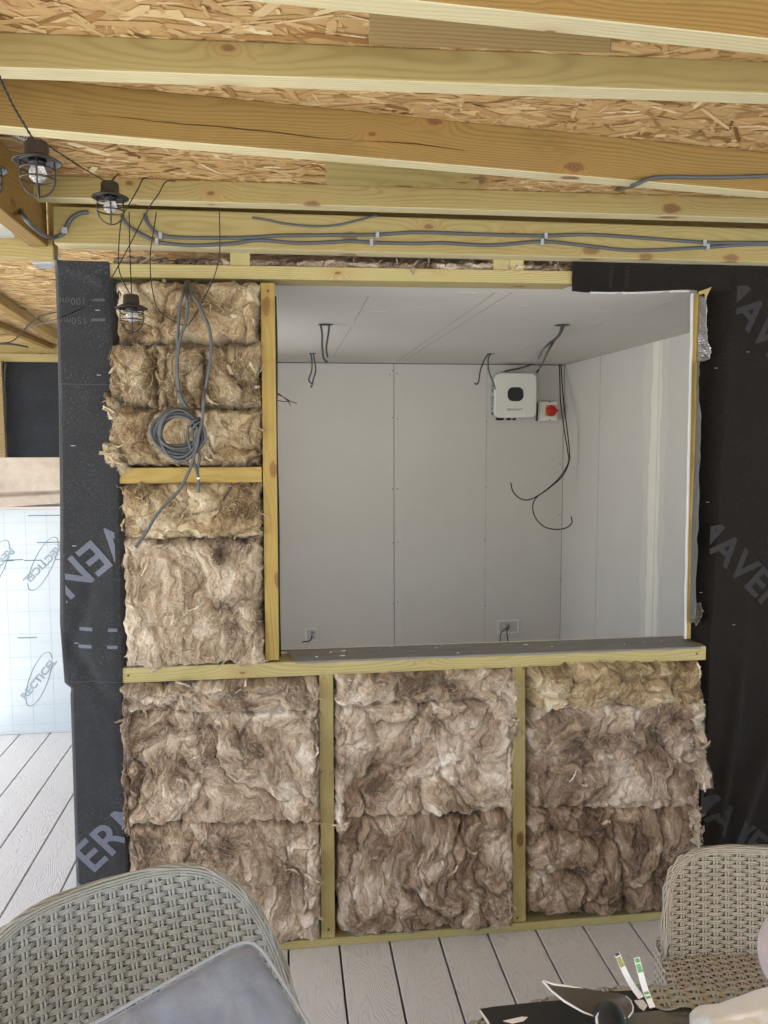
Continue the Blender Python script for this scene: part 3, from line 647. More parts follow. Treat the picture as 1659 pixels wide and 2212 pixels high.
cable('socket_tail', [(c2.x, RY-.006, c2.z-.005), P(1095, 1366, Y=RY-.03), P(1099, 1394, Y=RY-.03)], .0035, M['cable_dark'], 'right one of two cable tails dropping from the double socket box', 'cable')

# ================================================================== WALL FRAME
GS = 'studs and rails of the wall frame'
def vtimber(name, q_top, q_bot, w, dep, mat, label, y=0.0, z0=None, z1=None, xoff=0):
    a, b = P(*q_bot, Y=y), P(*q_top, Y=y)
    if z0 is not None: a.z = z0
    if z1 is not None: b.z = z1
    d = b-a; L = d.length; ex = d.normalized(); ey = Vector((0, 1, 0)); ez = ex.cross(ey)
    if ez.x < 0: pass
    mb = MB(); n = max(2, int(L/.1)); vs = []
    for i in range(n+1):
        x = -L/2+L*i/n
        for (yy, zz) in ((0, 0), (dep, 0), (dep, w), (0, w)): vs.append((x, yy, zz*(1 if ez.x > 0 else -1)))
    fs = [(0, 1, 2, 3), (4*n+3, 4*n+2, 4*n+1, 4*n)]
    for i in range(n):
        for k in range(4): fs.append((4*i+k, 4*i+4+k, 4*i+4+(k+1) % 4, 4*i+(k+1) % 4))
    mb.add(vs, fs); o = mb.build(name, mat, bevel=.002)
    c = (a+b)/2; o.matrix_world = Matrix(((ex.x, ey.x, ez.x, c.x), (ex.y, ey.y, ez.y, c.y), (ex.z, ey.z, ez.z, c.z), (0, 0, 0, 1)))
    return tag(o, label, 'stud', GS)
zt1 = P(700, 610, Y=0).z; a, b = P(228, 598, Y=0), P(1240, 613, Y=0)
top_rail = timber('top_rail', a, b, .09, .036, M['stud'], 'knotty top rail over the insulation and the opening', 'rail', GS)
vtimber('stud', (562.5, 611), (573.5, 1427), .0385, .09, M['stud_gold'], 'tall yellow stud on the left side of the opening', y=-.001, z1=zt1-.004)
vtimber('stud', (689, 1458), (694, 2027), .041, .09, M['stud'], 'lower stud between the left and middle insulation bays', y=-.001)
vtimber('stud', (1106, 1441), (1108, 1993), .0405, .09, M['stud'], 'lower stud between the middle and right insulation bays', y=-.001)
a, b = P(244, 1045.5, Y=-.002), P(566, 1042, Y=-.002); timber('noggin', a, b, .09, .0435, M['stud_gold'], 'short yellow noggin between black membrane and tall stud', 'rail', GS)
a, b = P(259, 1476.5, Y=-.0035), P(1525, 1426, Y=-.0035); zr1 = (a.z+b.z)/2
sill_rail = timber('sill_rail', a, b, .09, .0435, M['stud'], 'long sill rail under the opening with a splintered right end', 'rail', GS)
a, b = P(560, 2058.5, Y=-.004), P(1440, 1981, Y=-.004); a.z = b.z = .0005; a, b = ext(a, b, .55, .25)
timber('bottom_plate', a, b, .1, .026, M['stud'], 'bottom plate resting on the decking under the insulation', 'rail', GS)
mb = MB(); 
for q0, q1 in (((497, 548), (540, 575)), ((1066, 560), (1100, 586)), ((1101, 560), (1131, 586))):
    a, b = P(*q0, Y=.006), P(*q1, Y=.006); o = MB().box((a.x, .006, b.z), (b.x, .05, a.z+.03)).build('packing_block', M['stud'], bevel=.001)
    tag(o, {497: 'small wooden block wedged above the top rail near the tall stud', 1066: 'left one of the pair of wooden blocks above the top rail', 1101: 'right one of the pair of wooden blocks above the top rail'}[q0[0]], 'block', 'packing blocks above the top rail')
# splinters at sill end
mb = MB(); rr = random.Random(2); e = P(1525, 1411, Y=-.003)
for k in range(16):
    z = e.z-.02+.04*k/15; l = rr.uniform(.003, .009); y = rr.uniform(-.001, .03)
    mb.add([(e.x-.003, y, z-.002), (e.x-.003, y+.003, z), (e.x-.003, y, z+.002), (e.x+l, y, z+rr.uniform(-.003, .003))], [(0, 1, 3), (1, 2, 3), (0, 3, 2), (0, 2, 1)])
sp = mb.build('splinters', M['joist'], None); sp.parent = sill_rail; sp.matrix_parent_inverse = sill_rail.matrix_world.inverted()
# nails in frame ends
def nail(parent, u, v):
    p = P(u, v, Y=-.0045); rr = random.Random(u); mb = MB()
    for k in range(7):
        a = rr.uniform(0, 6.28); l = rr.uniform(.003, .009)
        mb.add([(p.x, p.y, p.z), (p.x+l*math.cos(a), p.y-.001-rr.random()*.002, p.z+l*math.sin(a)), (p.x+l*math.cos(a+.5)*.5, p.y-.0005, p.z+l*math.sin(a+.5)*.5)], [(0, 1, 2)])
    mb.lathe([(0, .0005), (.003, .0005), (.003, -.001)], p, 'Y', 8, 1)
    o = mb.build('nail_head', [M['joist'], M['black']], None, fix=False); o.parent = parent; o.matrix_parent_inverse = parent.matrix_world.inverted()
bpy.context.view_layer.update()
nail(top_rail, 400, 588) if False else None
nail([o for o in bpy.data.objects if o.name.startswith('noggin') and 'board' not in o.name][0], 259, 1029)
st = sorted([o for o in bpy.data.objects if o.name.startswith('stud')], key=lambda o: o.location.x)
nail(st[0], 579, 628); nail(st[1], 710, 2008); nail(st[2], 1118, 1983); nail(sill_rail, 277, 1459); nail(sill_rail, 1505, 1412)
# sill liner: plasterboard ledge, grey plastic sheet over it
sz = P(1000, 1432, Y=-.0035).z
lz = P(1060, 1391, Y=WY).z
mb = MB(); mb.box((XL+.01, .088, lz-.03), (XR, .125, lz)); tag(mb.build('sill_board', M['filler_grey']), 'thin pale board edge along the back of the sill', 'board')
def sheet(name, fn, nu, nv, mat, label=None, cat=None, thick=.0, parent=None):
    V = np.array([fn(i/nu, j/nv) for j in range(nv+1) for i in range(nu+1)]); Fq = np.array([(j*(nu+1)+i, j*(nu+1)+i+1, (j+1)*(nu+1)+i+1, (j+1)*(nu+1)+i) for j in range(nv) for i in range(nu)])
    o = npmesh(name, V, Fq, mat, parent=parent)
    if thick: s = o.modifiers.new('solid', 'SOLIDIFY'); s.thickness = thick
    return tag(o, label, cat) if label else o
t = NT('grey_vapour_sheet', .35, .5); co = t.co(); n = t.noise(t.map(co, (3, 30, 30)), 1, 4, .6)
c = t.mix(n, (.12, .12, .112), (.26, .25, .232)); w = t.n('TexWave', {'Vector': co, 'Scale': 120.0}).outputs['Fac']; c = t.mix(t.math('MULTIPLY', w, .2), c, (.1, .1, .09)); t.col(c); t.bump(t.math('ADD', w, t.math('MULTIPLY', n, 3.0)), .5, .0015); M['vapour'] = t.m
zr_top = zr1+.0432; lz = zr_top+.004
def sillfn(u, v):
    x = XL+.015+(XR-.01-XL)*u if v > .5 else XL+.05+(XR-.05-XL)*u
    x0 = XL+.05+.03*(1-v); x = x0+(XR-.01-(x0))*u
    nz = float(fbm(np.array(x*9.), np.array(v*2.), 5, 3)); nz2 = float(gn(np.array(x*25.), np.array(v*3.), 9))
    if v < .25: y = -.0065-.001*abs(nz); z = zr_top-.005*(1-v/.25)+.003*nz
    else:
        k = (v-.25)/.75; y = -.006+k*(.1); z = zr_top+.0015+k*(lz-zr_top+.002)+.005*nz*math.sin(k*3.14)+.0012*nz2
    return (x, y, z)
sheet('sill_sheet', sillfn, 160, 24, M['vapour'], 'grey crinkled plastic sheet draped over the sill of the opening', 'plastic sheet')
# white specks on it
mb = MB(); rr = random.Random(8)
for k in range(14):
    x = rr.uniform(XL+.1, XR-.05); v = rr.uniform(.3, .98); p = sillfn((x-XL-.05)/(XR-XL-.06), v); l = rr.uniform(.002, .014); a = rr.uniform(-.6, .2)
    mb.box((p[0]-l/2, p[1]-.001, p[2]+.0006), (p[0]+l/2, p[1]+.001, p[2]+.002))
tag(mb.build('plaster_crumbs', M['white_plastic']), 'white plaster crumbs scattered on the sill sheet', 'debris', kind='stuff')
# header lining and left reveal
mb = MB(); mb.box((XL+.0, .0905, ZC-.0025), (XR+.0, .13, ZC-.0005)); tag(mb.build('header_lining', M['plaster']), 'thin plasterboard strip lining the head of the opening', 'wall')
# right jamb
mb = MB(); JY = .055; j0, j1, j2, j3 = P(1498, 634, Y=JY), P(1509.5, 634, Y=JY), P(1492, 1380, Y=JY), P(1482.5, 1380, Y=JY)
mb.prism([j3, j2, j1, j0], (0, .010, 0)); tag(mb.build('jamb_strip', M['stud_gold'], bevel=.001), 'slim wooden strip edging the right side of the opening', 'strip')
mb = MB(); pts = []
rr = random.Random(6); L = []; Rr = []
for i in range(31):
    t_ = i/30; l = j0.lerp(j3, t_); L.append(l+Vector((-.0030-rr.random()*.0022, -.001, 0))); Rr.append(l+Vector((-.0002, -.001, 0)))
mb.prism(L+Rr[::-1], (0, .010, 0)); tag(mb.build('board_edge', M['white_plastic']), 'thin white cut plasterboard edge beside the slim wooden jamb strip', 'board')
# ================================================================== MEMBRANES
def leftedge(z):  # x of left / right edges of left membrane
    v = np.interp(z, [0, .30, .80, .815, .83, 1.0, 1.3, 1.62, 1.80, 1.97], [-.602, -.601, -.5975, -.594, -.612, -.618, -.606, -.597, -.594, -.594]); return v
def memy(x, z):
    x = np.asarray(x, float); z = np.asarray(z, float)
    r = .0035*fbm(x*9, z*5, 3, 3)+.0012*fbm(x*30, z*26, 8, 2)
    dd = (x+.555)*.9-(z-1.02)*.28; r = r+.011*np.exp(-(dd/.022)**2)*np.exp(-((z-1.02)/.16)**2)     # fold
    dd = (x+.545)*.9+(z-.86)*.5; r = r+.010*np.exp(-(dd/.02)**2)*np.exp(-((z-.88)/.09)**2)
    dd = (z-1.935)+(x+.52)*.35; r = r-.007*np.exp(-(dd/.012)**2)
    return -.012+r
def memfn(u, v):
    z = 1.968*v; x0 = leftedge(z); xr_ = np.interp(z, [0, .4, .8, 1.2, 1.6, 1.968], [-.468, -.467, -.463, -.455, -.452, -.462])
    if u < .12: k = u/.12; return (x0-.0005, .6*(1-k)+.0*k, z) if k < 1 else (x0, 0, z)
    if u > .88:
        k = (u-.88)/.12; th = k*math.pi/2; return (xr_+.012*math.sin(th)+max(0, k-.6)*.03, -.010+.012*(1-math.cos(th))+max(0, k-.4)*.12, z)
    k = (u-.12)/.76; x = x0+(xr_-x0)*k; e = min(1, k*12)*min(1, (1-k)*12); return (x, float(memy(x, z))*e+(-.010)*(1-e)+(1-min(1, k*12))*.008, z)
lm = sheet('membrane_strip', memfn, 72, 260, M['mem'], 'black breather membrane wrapped round the left corner post, with grey printed letters', 'membrane')
mb = MB(); zs = P(180, 829, Y=-.012).z
# lap lines
for (v, u0, u1) in ((829, 130, 243), (1473, 150, 256)):
    a, b = P(u0, v, Y=-.016), P(u1, v+1.5, Y=-.016); n_ = 24; vs = []
    for i in range(n_+1):
        p = a.lerp(b, i/n_); y = float(memy(p.x, p.z)); vs += [(p.x, y-.0006, p.z+.0012), (p.x, y-.0022, p.z-.0002), (p.x, y-.0002, p.z-.0012)]
    mb = MB(); mb.add(vs, [(3*i+k, 3*i+3+k, 3*i+4+k, 3*i+1+k) for i in range(n_) for k in (0, 1)]); mb.build('lap_edge', M['ink_faint'], lm, fix=False)
clipL = [((leftedge(.5)+.004, 0, 0), (-1, 0, 0)), ((-.462, 0, 0), (1, 0, 0))]
wy = lambda x, z: float(memy(x, z))-.0016
def memtext(s, u, v, size, ang, mat, par, clip, warp, Y=-.012, **kw):
    text(s, size, mat, 'printed_lettering', face_xf(P(u, v, Y=Y), ang), par, clip=clip, grid=.018, warp=warp, **kw)
memtext('PERMAVENT', 346, 1712, .128, 42, M['ink'], lm, clipL, wy, offset=.0022, sx=.98)
memtext('PERMAVENT', 294, 1128, .126, 219, M['ink'], lm, clipL, wy, offset=.0022, sx=.98)
clipT = [((-.583, 0, 0), (-1, 0, 0))]
memtext('100mm', 152, 650, .026, 180, M['ink_faint'], lm, clipT, wy); memtext('150mm', 154, 692, .026, 180, M['ink_faint'], lm, clipT, wy)
def dash(par, q, mat, warp):
    mb = MB(); vs = []; n_ = 8
    a, b, c, d = [P(u, v, Y=-.012) for u, v in q]
    for i in range(n_+1):
        t1, t2 = a.lerp(b, i/n_), d.lerp(c, i/n_); vs += [(t1.x, warp(t1.x, t1.z), t1.z), (t2.x, warp(t2.x, t2.z), t2.z)]
    mb.add(vs, [(2*i, 2*i+1, 2*i+3, 2*i+2) for i in range(n_)]); mb.build('printed_dash', mat, par, fix=False)
for (u0, u1, v0, v1) in ((196, 227, 645, 651), (197, 228, 688, 694)): dash(lm, [(u0, v0), (u1, v0), (u1, v1), (u0, v1)], M['ink_faint'], wy)
for (x0, x1, y0, y1_) in ((630, 740, 1090, 1117), (865, 940, 1095, 1122), (622, 733, 1228, 1256), (858, 942, 1232, 1258)):
    f = lambda x, y: (x*.27, 1061.7+y*.27); dash(lm, [f(x0, y0), f(x1, y0), f(x1, y1_), f(x0, y1_)], M['ink'], wy)
def staple(par, u, v, Y=-.014, w=.011, ang=0, wp=None, mat='steel'):
    p = P(u, v, Y=Y); y = (wp(p.x, p.z) if wp else Y)-.001; mb = MB(); mb.tube([(p.x-w/2, y, p.z), (p.x+w/2, y, p.z+w*math.sin(ang))], .0008, 6); mb.build('staple', M[mat], par)
for (u, v) in ((159, 963), (245, 1777), (160, 1121)): pass
for (u, v) in ((323, 1221), (238, 1451), (243, 1777), (246, 2097), (480/1.0, 0)): 
    if v: staple(lm, u/1.507*1.0 if True else u, v/1.507, wp=wy)
staple(lm, 211, 670, wp=wy)
# right membrane
XF = P(1532, 900, Y=-.01).x
def rfold(z): return np.interp(z, [0, .3, .8, .85, 1.3, 1.94], [1.285, 1.28, 1.277, 1.278, 1.29, 1.315])
def rmy(x, z):
    x = np.asarray(x, float); z = np.asarray(z, float)
    r = .004*fbm(x*7, z*3, 13, 3)
    lowr = np.clip((1.0-z)/.5, 0, 1)
    for (x0, sl_, w, am) in ((1.345, .10, .018, .020), (1.45, .32, .03, .030), (1.62, .2, .04, .03), (1.38, -.05, .02, .01)):
        dd = x-x0-sl_*(z-.5); r = r-am*lowr*np.exp(-(dd/w)**2)
    return -.008+r
def rmfn(u, v):
    z = 2.0*v; xf = rfold(z)
    jx_ = P(1509.5, 634, Y=.07).x+(P(1492, 1380, Y=.07).x-P(1509.5, 634, Y=.07).x)*min(1, max(0, (1.93-z)/(1.93-.86)))
    if u < .10: k = u/.10; return (jx_*(1-k)+xf*k, .07*(1-k)**1.5+float(rmy(xf, z))*k, z)
    k = (u-.10)/.9; x = xf+(3.2-xf)*k**1.5; return (x, float(rmy(x, z)), z)
rm = sheet('membrane_wall', rmfn, 150, 200, M['mem_dark'], 'dark breather membrane covering the wall right of the opening, with grey printed letters', 'membrane')
wr = lambda x, z: float(rmy(x, z))-.0015
def topfn(u, v):
    a = P(1236, 575, Y=-.006); x = a.x+(1.325-a.x)*u; zb_ = P(1240+300*u, 629+3*math.sin(u*6)+1.5*math.sin(u*17), Y=-.006).z; return (x, -.006+.004*float(gn(np.array(x*6.), np.array(v*2.), 4)), zb_+(2.0-zb_)*v)
tm = sheet('membrane_header', topfn, 40, 10, M['mem_dark'], 'dark membrane flap above the right half of the opening with ruler print', 'membrane')
memtext('150mm', 1354, 598, .020, -90, M['ink_dark'], tm, None, lambda x, z: -.0125); memtext('100mm', 1319, 598, .020, -90, M['ink_dark'], tm, None, lambda x, z: -.0125)
memtext('PERMAVENT', 1622, 680, .120, -48, M['ink_dark'], rm, [((1.32, 0, 0), (-1, 0, 0))], wr, offset=.003)
memtext('PERMAVENT', 1570, 1192, .120, -43, M['ink_dark'], rm, [((1.262, 0, 0), (-1, 0, 0))], wr, offset=.003)
memtext('PERMAVENT', 1560, 1770, .120, -40, M['ink_dark'], rm, [((1.262, 0, 0), (-1, 0, 0))], wr, offset=.003)
for (u, v) in ((1500, 1750), (1530, 1085), (1523, 1546), (1515, 1280), (1548, 795), (1586, 1350), (1617, 760)): staple(rm, u, v, wp=wr, w=.009, mat='label_grey')
# foil flap
M['foil'] = None
t = NT('silver_bubble_foil', .3, .5); t.b.inputs['Metallic'].default_value = .9
vv = t.n('TexVoronoi', {'Vector': t.map(t.co(), (1, 0, 1)), 'Scale': 130.0, 'Randomness': .15}).outputs['Distance']; t.col((.45, .46, .47)); t.bump(vv, .9, .003); M['foil'] = t.m
M['foil_dull'] = plain('dull_grey_film', (.13, .13, .13), .45, .5, var=.3, vs=60, bump=.5, bs=90)
def flap(name, Lq, Rq, mat, label, y0=.048, y1=-.012, seed=0):
    n_ = 60
    def f(u, v):
        i = v*(len(Lq)-1); k = min(int(i), len(Lq)-2); tt = i-k
        l = (Lq[k][0]+(Lq[k+1][0]-Lq[k][0])*tt, Lq[k][1]+(Lq[k+1][1]-Lq[k][1])*tt)
        i = v*(len(Rq)-1); k = min(int(i), len(Rq)-2); tt = i-k
        r = (Rq[k][0]+(Rq[k+1][0]-Rq[k][0])*tt, Rq[k][1]+(Rq[k+1][1]-Rq[k][1])*tt)
        j = (gn(np.array(v*14.), np.array(seed*1.), 5))*3*u
        q = (l[0]+(r[0]-l[0])*u+float(j), l[1]+(r[1]-l[1])*u); Y = y0+(y1-y0)*u+.004*float(gn(np.array(u*3.), np.array(v*11.), seed)); return tuple(P(*q, Y=Y))
    return sheet(name, f, 8, n_, mat, label, 'plastic sheet', thick=.0006)
flap('foil_flap', [(1509, 637), (1507, 700), (1504, 782)], [(1527, 640), (1526, 700), (1529, 740), (1536, 752), (1533, 776), (1518, 780)], M['foil'], 'torn silver bubble foil at the top right corner of the opening')
flap('film_flap', [(1507, 782), (1502, 950), (1494, 1150), (1490, 1345)], [(1513, 780), (1508, 830), (1514, 900), (1512, 1000), (1508, 1130), (1506, 1200), (1501, 1345)], M['foil_dull'], 'long ragged grey film edge right of the slim jamb strip', seed=3)
flap('foil_scrap', [(1502, 1302), (1501, 1345)], [(1512, 1302), (1519, 1320), (1512, 1340), (1503, 1352)], M['foil'], 'small crumpled silver foil scrap near the bottom right of the opening', seed=6)
mb = MB(); pts = [P(u, v, Y=-.02) for u, v in ((1537, 620), (1509, 630), (1509, 637), (1522, 634), (1524, 646))]; mb.prism(pts, (0, .002, 0)); tag(mb.build('wood_corner', M['joist']), 'small triangle of bare wood at the top right corner of the opening', 'offcut')
# white mesh fringe under header
mb = MB()
for k in range(60):
    u = 1275+k*3.6
    if 1330 < u < 1345 or 1430 < u < 1445: continue
    p = P(u, 630.5+2*math.sin(u*.02), Y=-.008); mb.box((p.x-.0008, p.y-.001, p.z-.004), (p.x+.0008, p.y, p.z+.001))
mb.tube([P(1275+k*7.2, 630.0+2*math.sin((1275+k*7.2)*.02), Y=-.0085) for k in range(31)], .0008, 4)
mb.build('mesh_fringe', M['white_plastic'], tm)
# dark liner beside stud in opening
def lin(u, v):
    q = (592.5+10.2*v+.5*math.sin(v*9)+u*(4.5+1.0*math.sin(v*13)), 640+780*v); return tuple(P(*q, Y=.02+.05*u+.002*math.sin(v*40)))
sheet('liner_edge', lin, 3, 60, M['mem_dark'], 'thin dark membrane edge along the inner side of the tall stud', 'membrane')

# ================================================================== INSULATION
def batt(quad, seed, mat, label, cell=7.5, bulge=.012, name='insulation_batt', stretch=(1, 1), fl=15, fib=300, edge=.028, jag=.010, y0=.0, back=.085, crack=1.0, tone=.0, group='insulation batts in the wall frame', cat='insulation', hole=None):
    rng = np.random.default_rng(seed)
    q = [P(u, v, Y=y0) for u, v in quad]; TL, TR, BR, BL = [np.array(v) for v in q]
    w = (np.linalg.norm(TR-TL)+np.linalg.norm(BR-BL))/2; h = (np.linalg.norm(TL-BL)+np.linalg.norm(TR-BR))/2
    nu, nv = max(16, int(w/.0022)), max(16, int(h/.0022))
    U, Vv = np.meshgrid(np.linspace(0, 1, nu+1), np.linspace(0, 1, nv+1))
    X = (TL[0]*(1-U)+TR[0]*U)*(1-Vv)+(BL[0]*(1-U)+BR[0]*U)*Vv; Z = (TL[2]*(1-U)+TR[2]*U)*(1-Vv)+(BL[2]*(1-U)+BR[2]*U)*Vv
    du = np.minimum(U, 1-U)*w; dv = np.minimum(Vv, 1-Vv)*h; de = np.minimum(du, dv)
    ox, oz = seed*3.7, seed*1.9
    sx, sz = stretch
    def field(X, Z):
        x, z = X+ox, Z+oz
        q1, q2 = fbm(x*3.2, z*3.2, seed, 3), fbm(x*3.2, z*3.2, seed+40, 3)
        wx, wz = x*sx+.10*q1, z*sz+.10*q2
        r1, r2 = fbm(wx*9, wz*9, seed+7, 3), fbm(wx*9, wz*9, seed+47, 3)
        vx, vz = wx+.040*r1, wz+.040*r2
        ux, uz = vx+.010*gn(vx*38, vz*38, seed+3), vz+.010*gn(vx*38, vz*38, seed+33)
        a1, a2, c1 = worley(vx*cell, vz*cell, seed)
        b1, b2, c2 = worley(ux*cell*2.1, uz*cell*2.1, seed+5)
        H = .026*(1-a1**1.5)+.012*(c1-.5)-.019*crack*np.exp(-(a2-a1)/.08)
        H += .010*(1-b1**1.4)+.005*(c2-.5)-.009*crack*np.exp(-(b2-b1)/.09)
        H += .009*np.abs(fbm(vx*15, vz*11, seed+21, 3))
        H += .0050*np.abs(gn(ux*36, uz*26, seed+23))
        H += .0032*gn(ux*85, uz*60, seed+25)+.0022*gn(x*170, z*170, seed+31)+.0016*gn(x*260+uz*40, z*240, seed+37)
        H += .014*fbm(x*2.6, z*2.6, seed+90, 2)
        T = .5+.5*fbm(vx*11, vz*11, seed+77, 3)+.45*fbm(x*5, z*5, seed+79, 2)+.18*(c1-.5)+.18*(c2-.5)+.10*gn(ux*60, uz*22, seed+55)
        return H, T, ux, uz
    H, T, FX, FZ = field(X, Z)
    if hole:
        hp = P(*hole, Y=y0); g_ = np.exp(-((X-hp.x)/.011)**2-((Z-hp.z)/.017)**2); H = H-.03*g_; T = T-2.2*g_
    e = np.clip(de/edge, 0, 1); e = 1-(1-e)**2.4
    # corners and edges roll back into the bay
    Y = y0-bulge-H*np.clip(de/.012, .15, 1)+(1-e)*back*.75
    fall = np.exp(-de/.03)
    jx = jag*fbm(X*22+ox, Z*22, seed+61, 3)*2.0; jz = jag*fbm(X*22, Z*22+oz, seed+71, 3)*2.0
    X2 = X+jx*(.35+.65*fall)+.005*gn(X*50, Z*50, seed+81); Z2 = Z+jz*(.35+.65*fall)+.005*gn(X*50, Z*50, seed+83)
    V = np.stack([X2, Y, Z2], -1).reshape(-1, 3); idx = np.arange((nu+1)*(nv+1)).reshape(nv+1, nu+1)
    Fq = np.stack([idx[1:, :-1], idx[1:, 1:], idx[:-1, 1:], idx[:-1, :-1]], -1).reshape(-1, 4)
    tn = (T+tone).reshape(-1)
    Vs, Fs, Ts = [V], [Fq], [tn]; base = len(V); FL = [np.stack([FX, FX*0, FZ], -1).reshape(-1, 3)]
    Yg = Y; 
    def yat(u, v): return Yg[int(np.clip(v, 0, 1)*nv), int(np.clip(u, 0, 1)*nu)]
    # curled flaps of fibre
    ns, nt = 12, 6
    S_, T_ = np.meshgrid(np.linspace(-1, 1, ns+1), np.linspace(0, 1, nt+1)); ii = np.arange((ns+1)*(nt+1)).reshape(nt+1, ns+1)
    fq = np.stack([ii[:-1, :-1], ii[:-1, 1:], ii[1:, 1:], ii[1:, :-1]], -1).reshape(-1, 4)
    for k in range(fl):
        if rng.random() < .4:
            sd_ = rng.integers(4); c = rng.uniform(.03, .97); u0, v0 = [(c, .02), (c, .98), (.03, c), (.97, c)][sd_]
        else: u0, v0 = rng.uniform(.05, .95, 2)
        Lx = rng.uniform(.02, .06); Wx = rng.uniform(.008, .024); an = rng.uniform(0, 2*math.pi)
        cx_ = (TL[0]*(1-u0)+TR[0]*u0)*(1-v0)+(BL[0]*(1-u0)+BR[0]*u0)*v0; cz_ = (TL[2]*(1-u0)+TR[2]*u0)*(1-v0)+(BL[2]*(1-u0)+BR[2]*u0)*v0
        cy_ = yat(u0, v0)+.003
        wprof = np.sqrt(np.clip(1-S_**2, 0, 1))*(1+.35*gn(S_*3+k, T_*2, seed+k)); a0 = rng.uniform(.2, 1.0); cu = rng.uniform(.8, 2.2)
        ang = a0+cu*T_; al = np.cumsum(np.cos(ang), 0)/nt*Wx*wprof; ou = np.cumsum(np.sin(ang), 0)/nt*Wx*wprof*.8
        ca, sa = math.cos(an), math.sin(an); bend = .25*Lx*S_**2*rng.uniform(-1, 1)
        lx = S_*Lx/2; ly = al+bend
        nzx = .003*gn(lx*120+k, ly*120, seed+1); fx = cx_+lx*ca-ly*sa+nzx; fz = cz_+lx*sa+ly*ca+nzx; fy = cy_-ou-.002*gn(lx*90, ly*90+k, seed)
        Vs.append(np.stack([fx, fy, fz], -1).reshape(-1, 3)); Fs.append(fq+base); Ts.append(np.full(fx.size, .45+.35*rng.random()+tone)+.1*T_.reshape(-1)); FL.append(np.stack([(fx+k*.13), fx*0, fz*.6], -1).reshape(-1, 3)); base += fx.size
    # loose fibres
    m = 7; n_f = fib*10; jj = np.arange(2*m).reshape(m, 2); fr_ = np.stack([jj[:-1, 0], jj[:-1, 1], jj[1:, 1], jj[1:, 0]], -1)
    u0 = rng.random(n_f); v0 = rng.random(n_f); edg = rng.random(n_f) < .12; sd_ = rng.integers(0, 4, n_f)
    u0 = np.where(edg & (sd_ < 2), np.where(sd_ == 0, .01, .99), u0); v0 = np.where(edg & (sd_ >= 2), np.where(sd_ == 2, .01, .99), v0)
    iu, iv = (u0*nu).astype(int), (v0*nv).astype(int); cx_, cy_, cz_ = X2[iv, iu], Y[iv, iu], Z2[iv, iu]
    L_ = rng.uniform(.008, .034, n_f); tt = np.linspace(0, 1, m)[None]
    an = 6.28*gn(FX[iv, iu]*14, FZ[iv, iu]*14, seed+8)+rng.normal(0, .6, n_f); cv = rng.normal(0, 55, n_f); a_ = an[:, None]+(cv*L_)[:, None]*(tt-.5)
    px = cx_[:, None]+np.cumsum(np.cos(a_), 1)*L_[:, None]/m; pz = cz_[:, None]+np.cumsum(np.sin(a_), 1)*L_[:, None]/m
    gx = np.clip(((px-X2[iv, iu][:, None])/w*nu+iu[:, None]).astype(int), 0, nu); gz = np.clip((iv[:, None]-(pz-Z2[iv, iu][:, None])/h*nv).astype(int), 0, nv)
    py = .25*cy_[:, None]+.75*Y[gz, gx]-.0008-rng.uniform(.0005, .004, n_f)[:, None]*np.sin(tt*3.14)
    wv_ = rng.uniform(.00018, .00050, n_f)[:, None]*np.sin(np.clip(tt, .08, .92)*3.14); nxp, nzp = -np.sin(a_)*wv_, np.cos(a_)*wv_
    f_ = np.stack([np.stack([px-nxp, py, pz-nzp], -1), np.stack([px+nxp, py, pz+nzp], -1)], 2).reshape(-1, 3)
    Vs.append(f_); Fs.append((fr_[None]+(np.arange(n_f)*2*m)[:, None, None]).reshape(-1, 4)+base); Ts.append(np.repeat(np.clip(T[iv, iu]+rng.normal(.08, .30, n_f), 0, 1.2), 2*m)); FL.append(f_); base += len(f_)
    o = npmesh(name, np.concatenate(Vs), np.concatenate(Fs), mat, attrs={'tone': np.concatenate(Ts)})
    at = o.data.attributes.new('flow', 'FLOAT_VECTOR', 'POINT'); at.data.foreach_set('vector', np.concatenate(FL).astype(np.float32).ravel())
    return tag(o, label, cat, group)
g, w_, k_ = M['wool_gold_warmlit'], M['wool'], M['wool_dark']
batt([(250, 606), (563, 606), (564, 744), (254, 748)], 1, g, 'topmost golden insulation batt left of the opening, behind the lowest lantern', cell=6.5)
batt([(237, 738), (342, 744), (347, 886), (232, 872)], 2, g, 'ragged upright insulation roll at the membrane side of the second row', cell=9, stretch=(1.5, .6), bulge=.030, edge=.05, name='insulation_roll')
batt([(336, 746), (446, 742), (440, 890), (338, 892)], 3, g, 'middle upright insulation roll of the second row, behind the hanging cables', cell=8, stretch=(1.4, .6), bulge=.034, edge=.05, name='insulation_roll', jag=.008)
batt([(436, 746), (566, 740), (566, 888), (434, 882)], 4, g, 'crumpled insulation clump in the second row next to the tall stud', cell=8, bulge=.030, edge=.045, name='insulation_clump')
batt([(234, 874), (568, 880), (569, 1012), (228, 1008)], 5, g, 'insulation batt behind the coiled cable and above the yellow noggin', cell=6, bulge=.004)
batt([(258, 1040), (569, 1036), (572, 1164), (264, 1166)], 6, g, 'lumpy insulation batt right below the yellow noggin', cell=7, stretch=(.8, 1.3), bulge=.012)
batt([(260, 1158), (571, 1154), (577, 1436), (270, 1446)], 7, w_, 'tall insulation batt above the sill rail at left, with a small dark hole', cell=5, stretch=(1.25, .75), bulge=.004, crack=.55, hole=(478, 1196))
batt([(256, 1474), (690, 1460), (692, 1534), (266, 1540)], 8, w_, 'torn insulation strip directly under the sill rail in the left bay', cell=8, stretch=(.7, 1.3), bulge=.020)
batt([(268, 1524), (691, 1520), (694, 1776), (272, 1780)], 9, w_, 'upper large insulation batt of the bottom left bay', cell=5.5, bulge=.004, crack=.7)
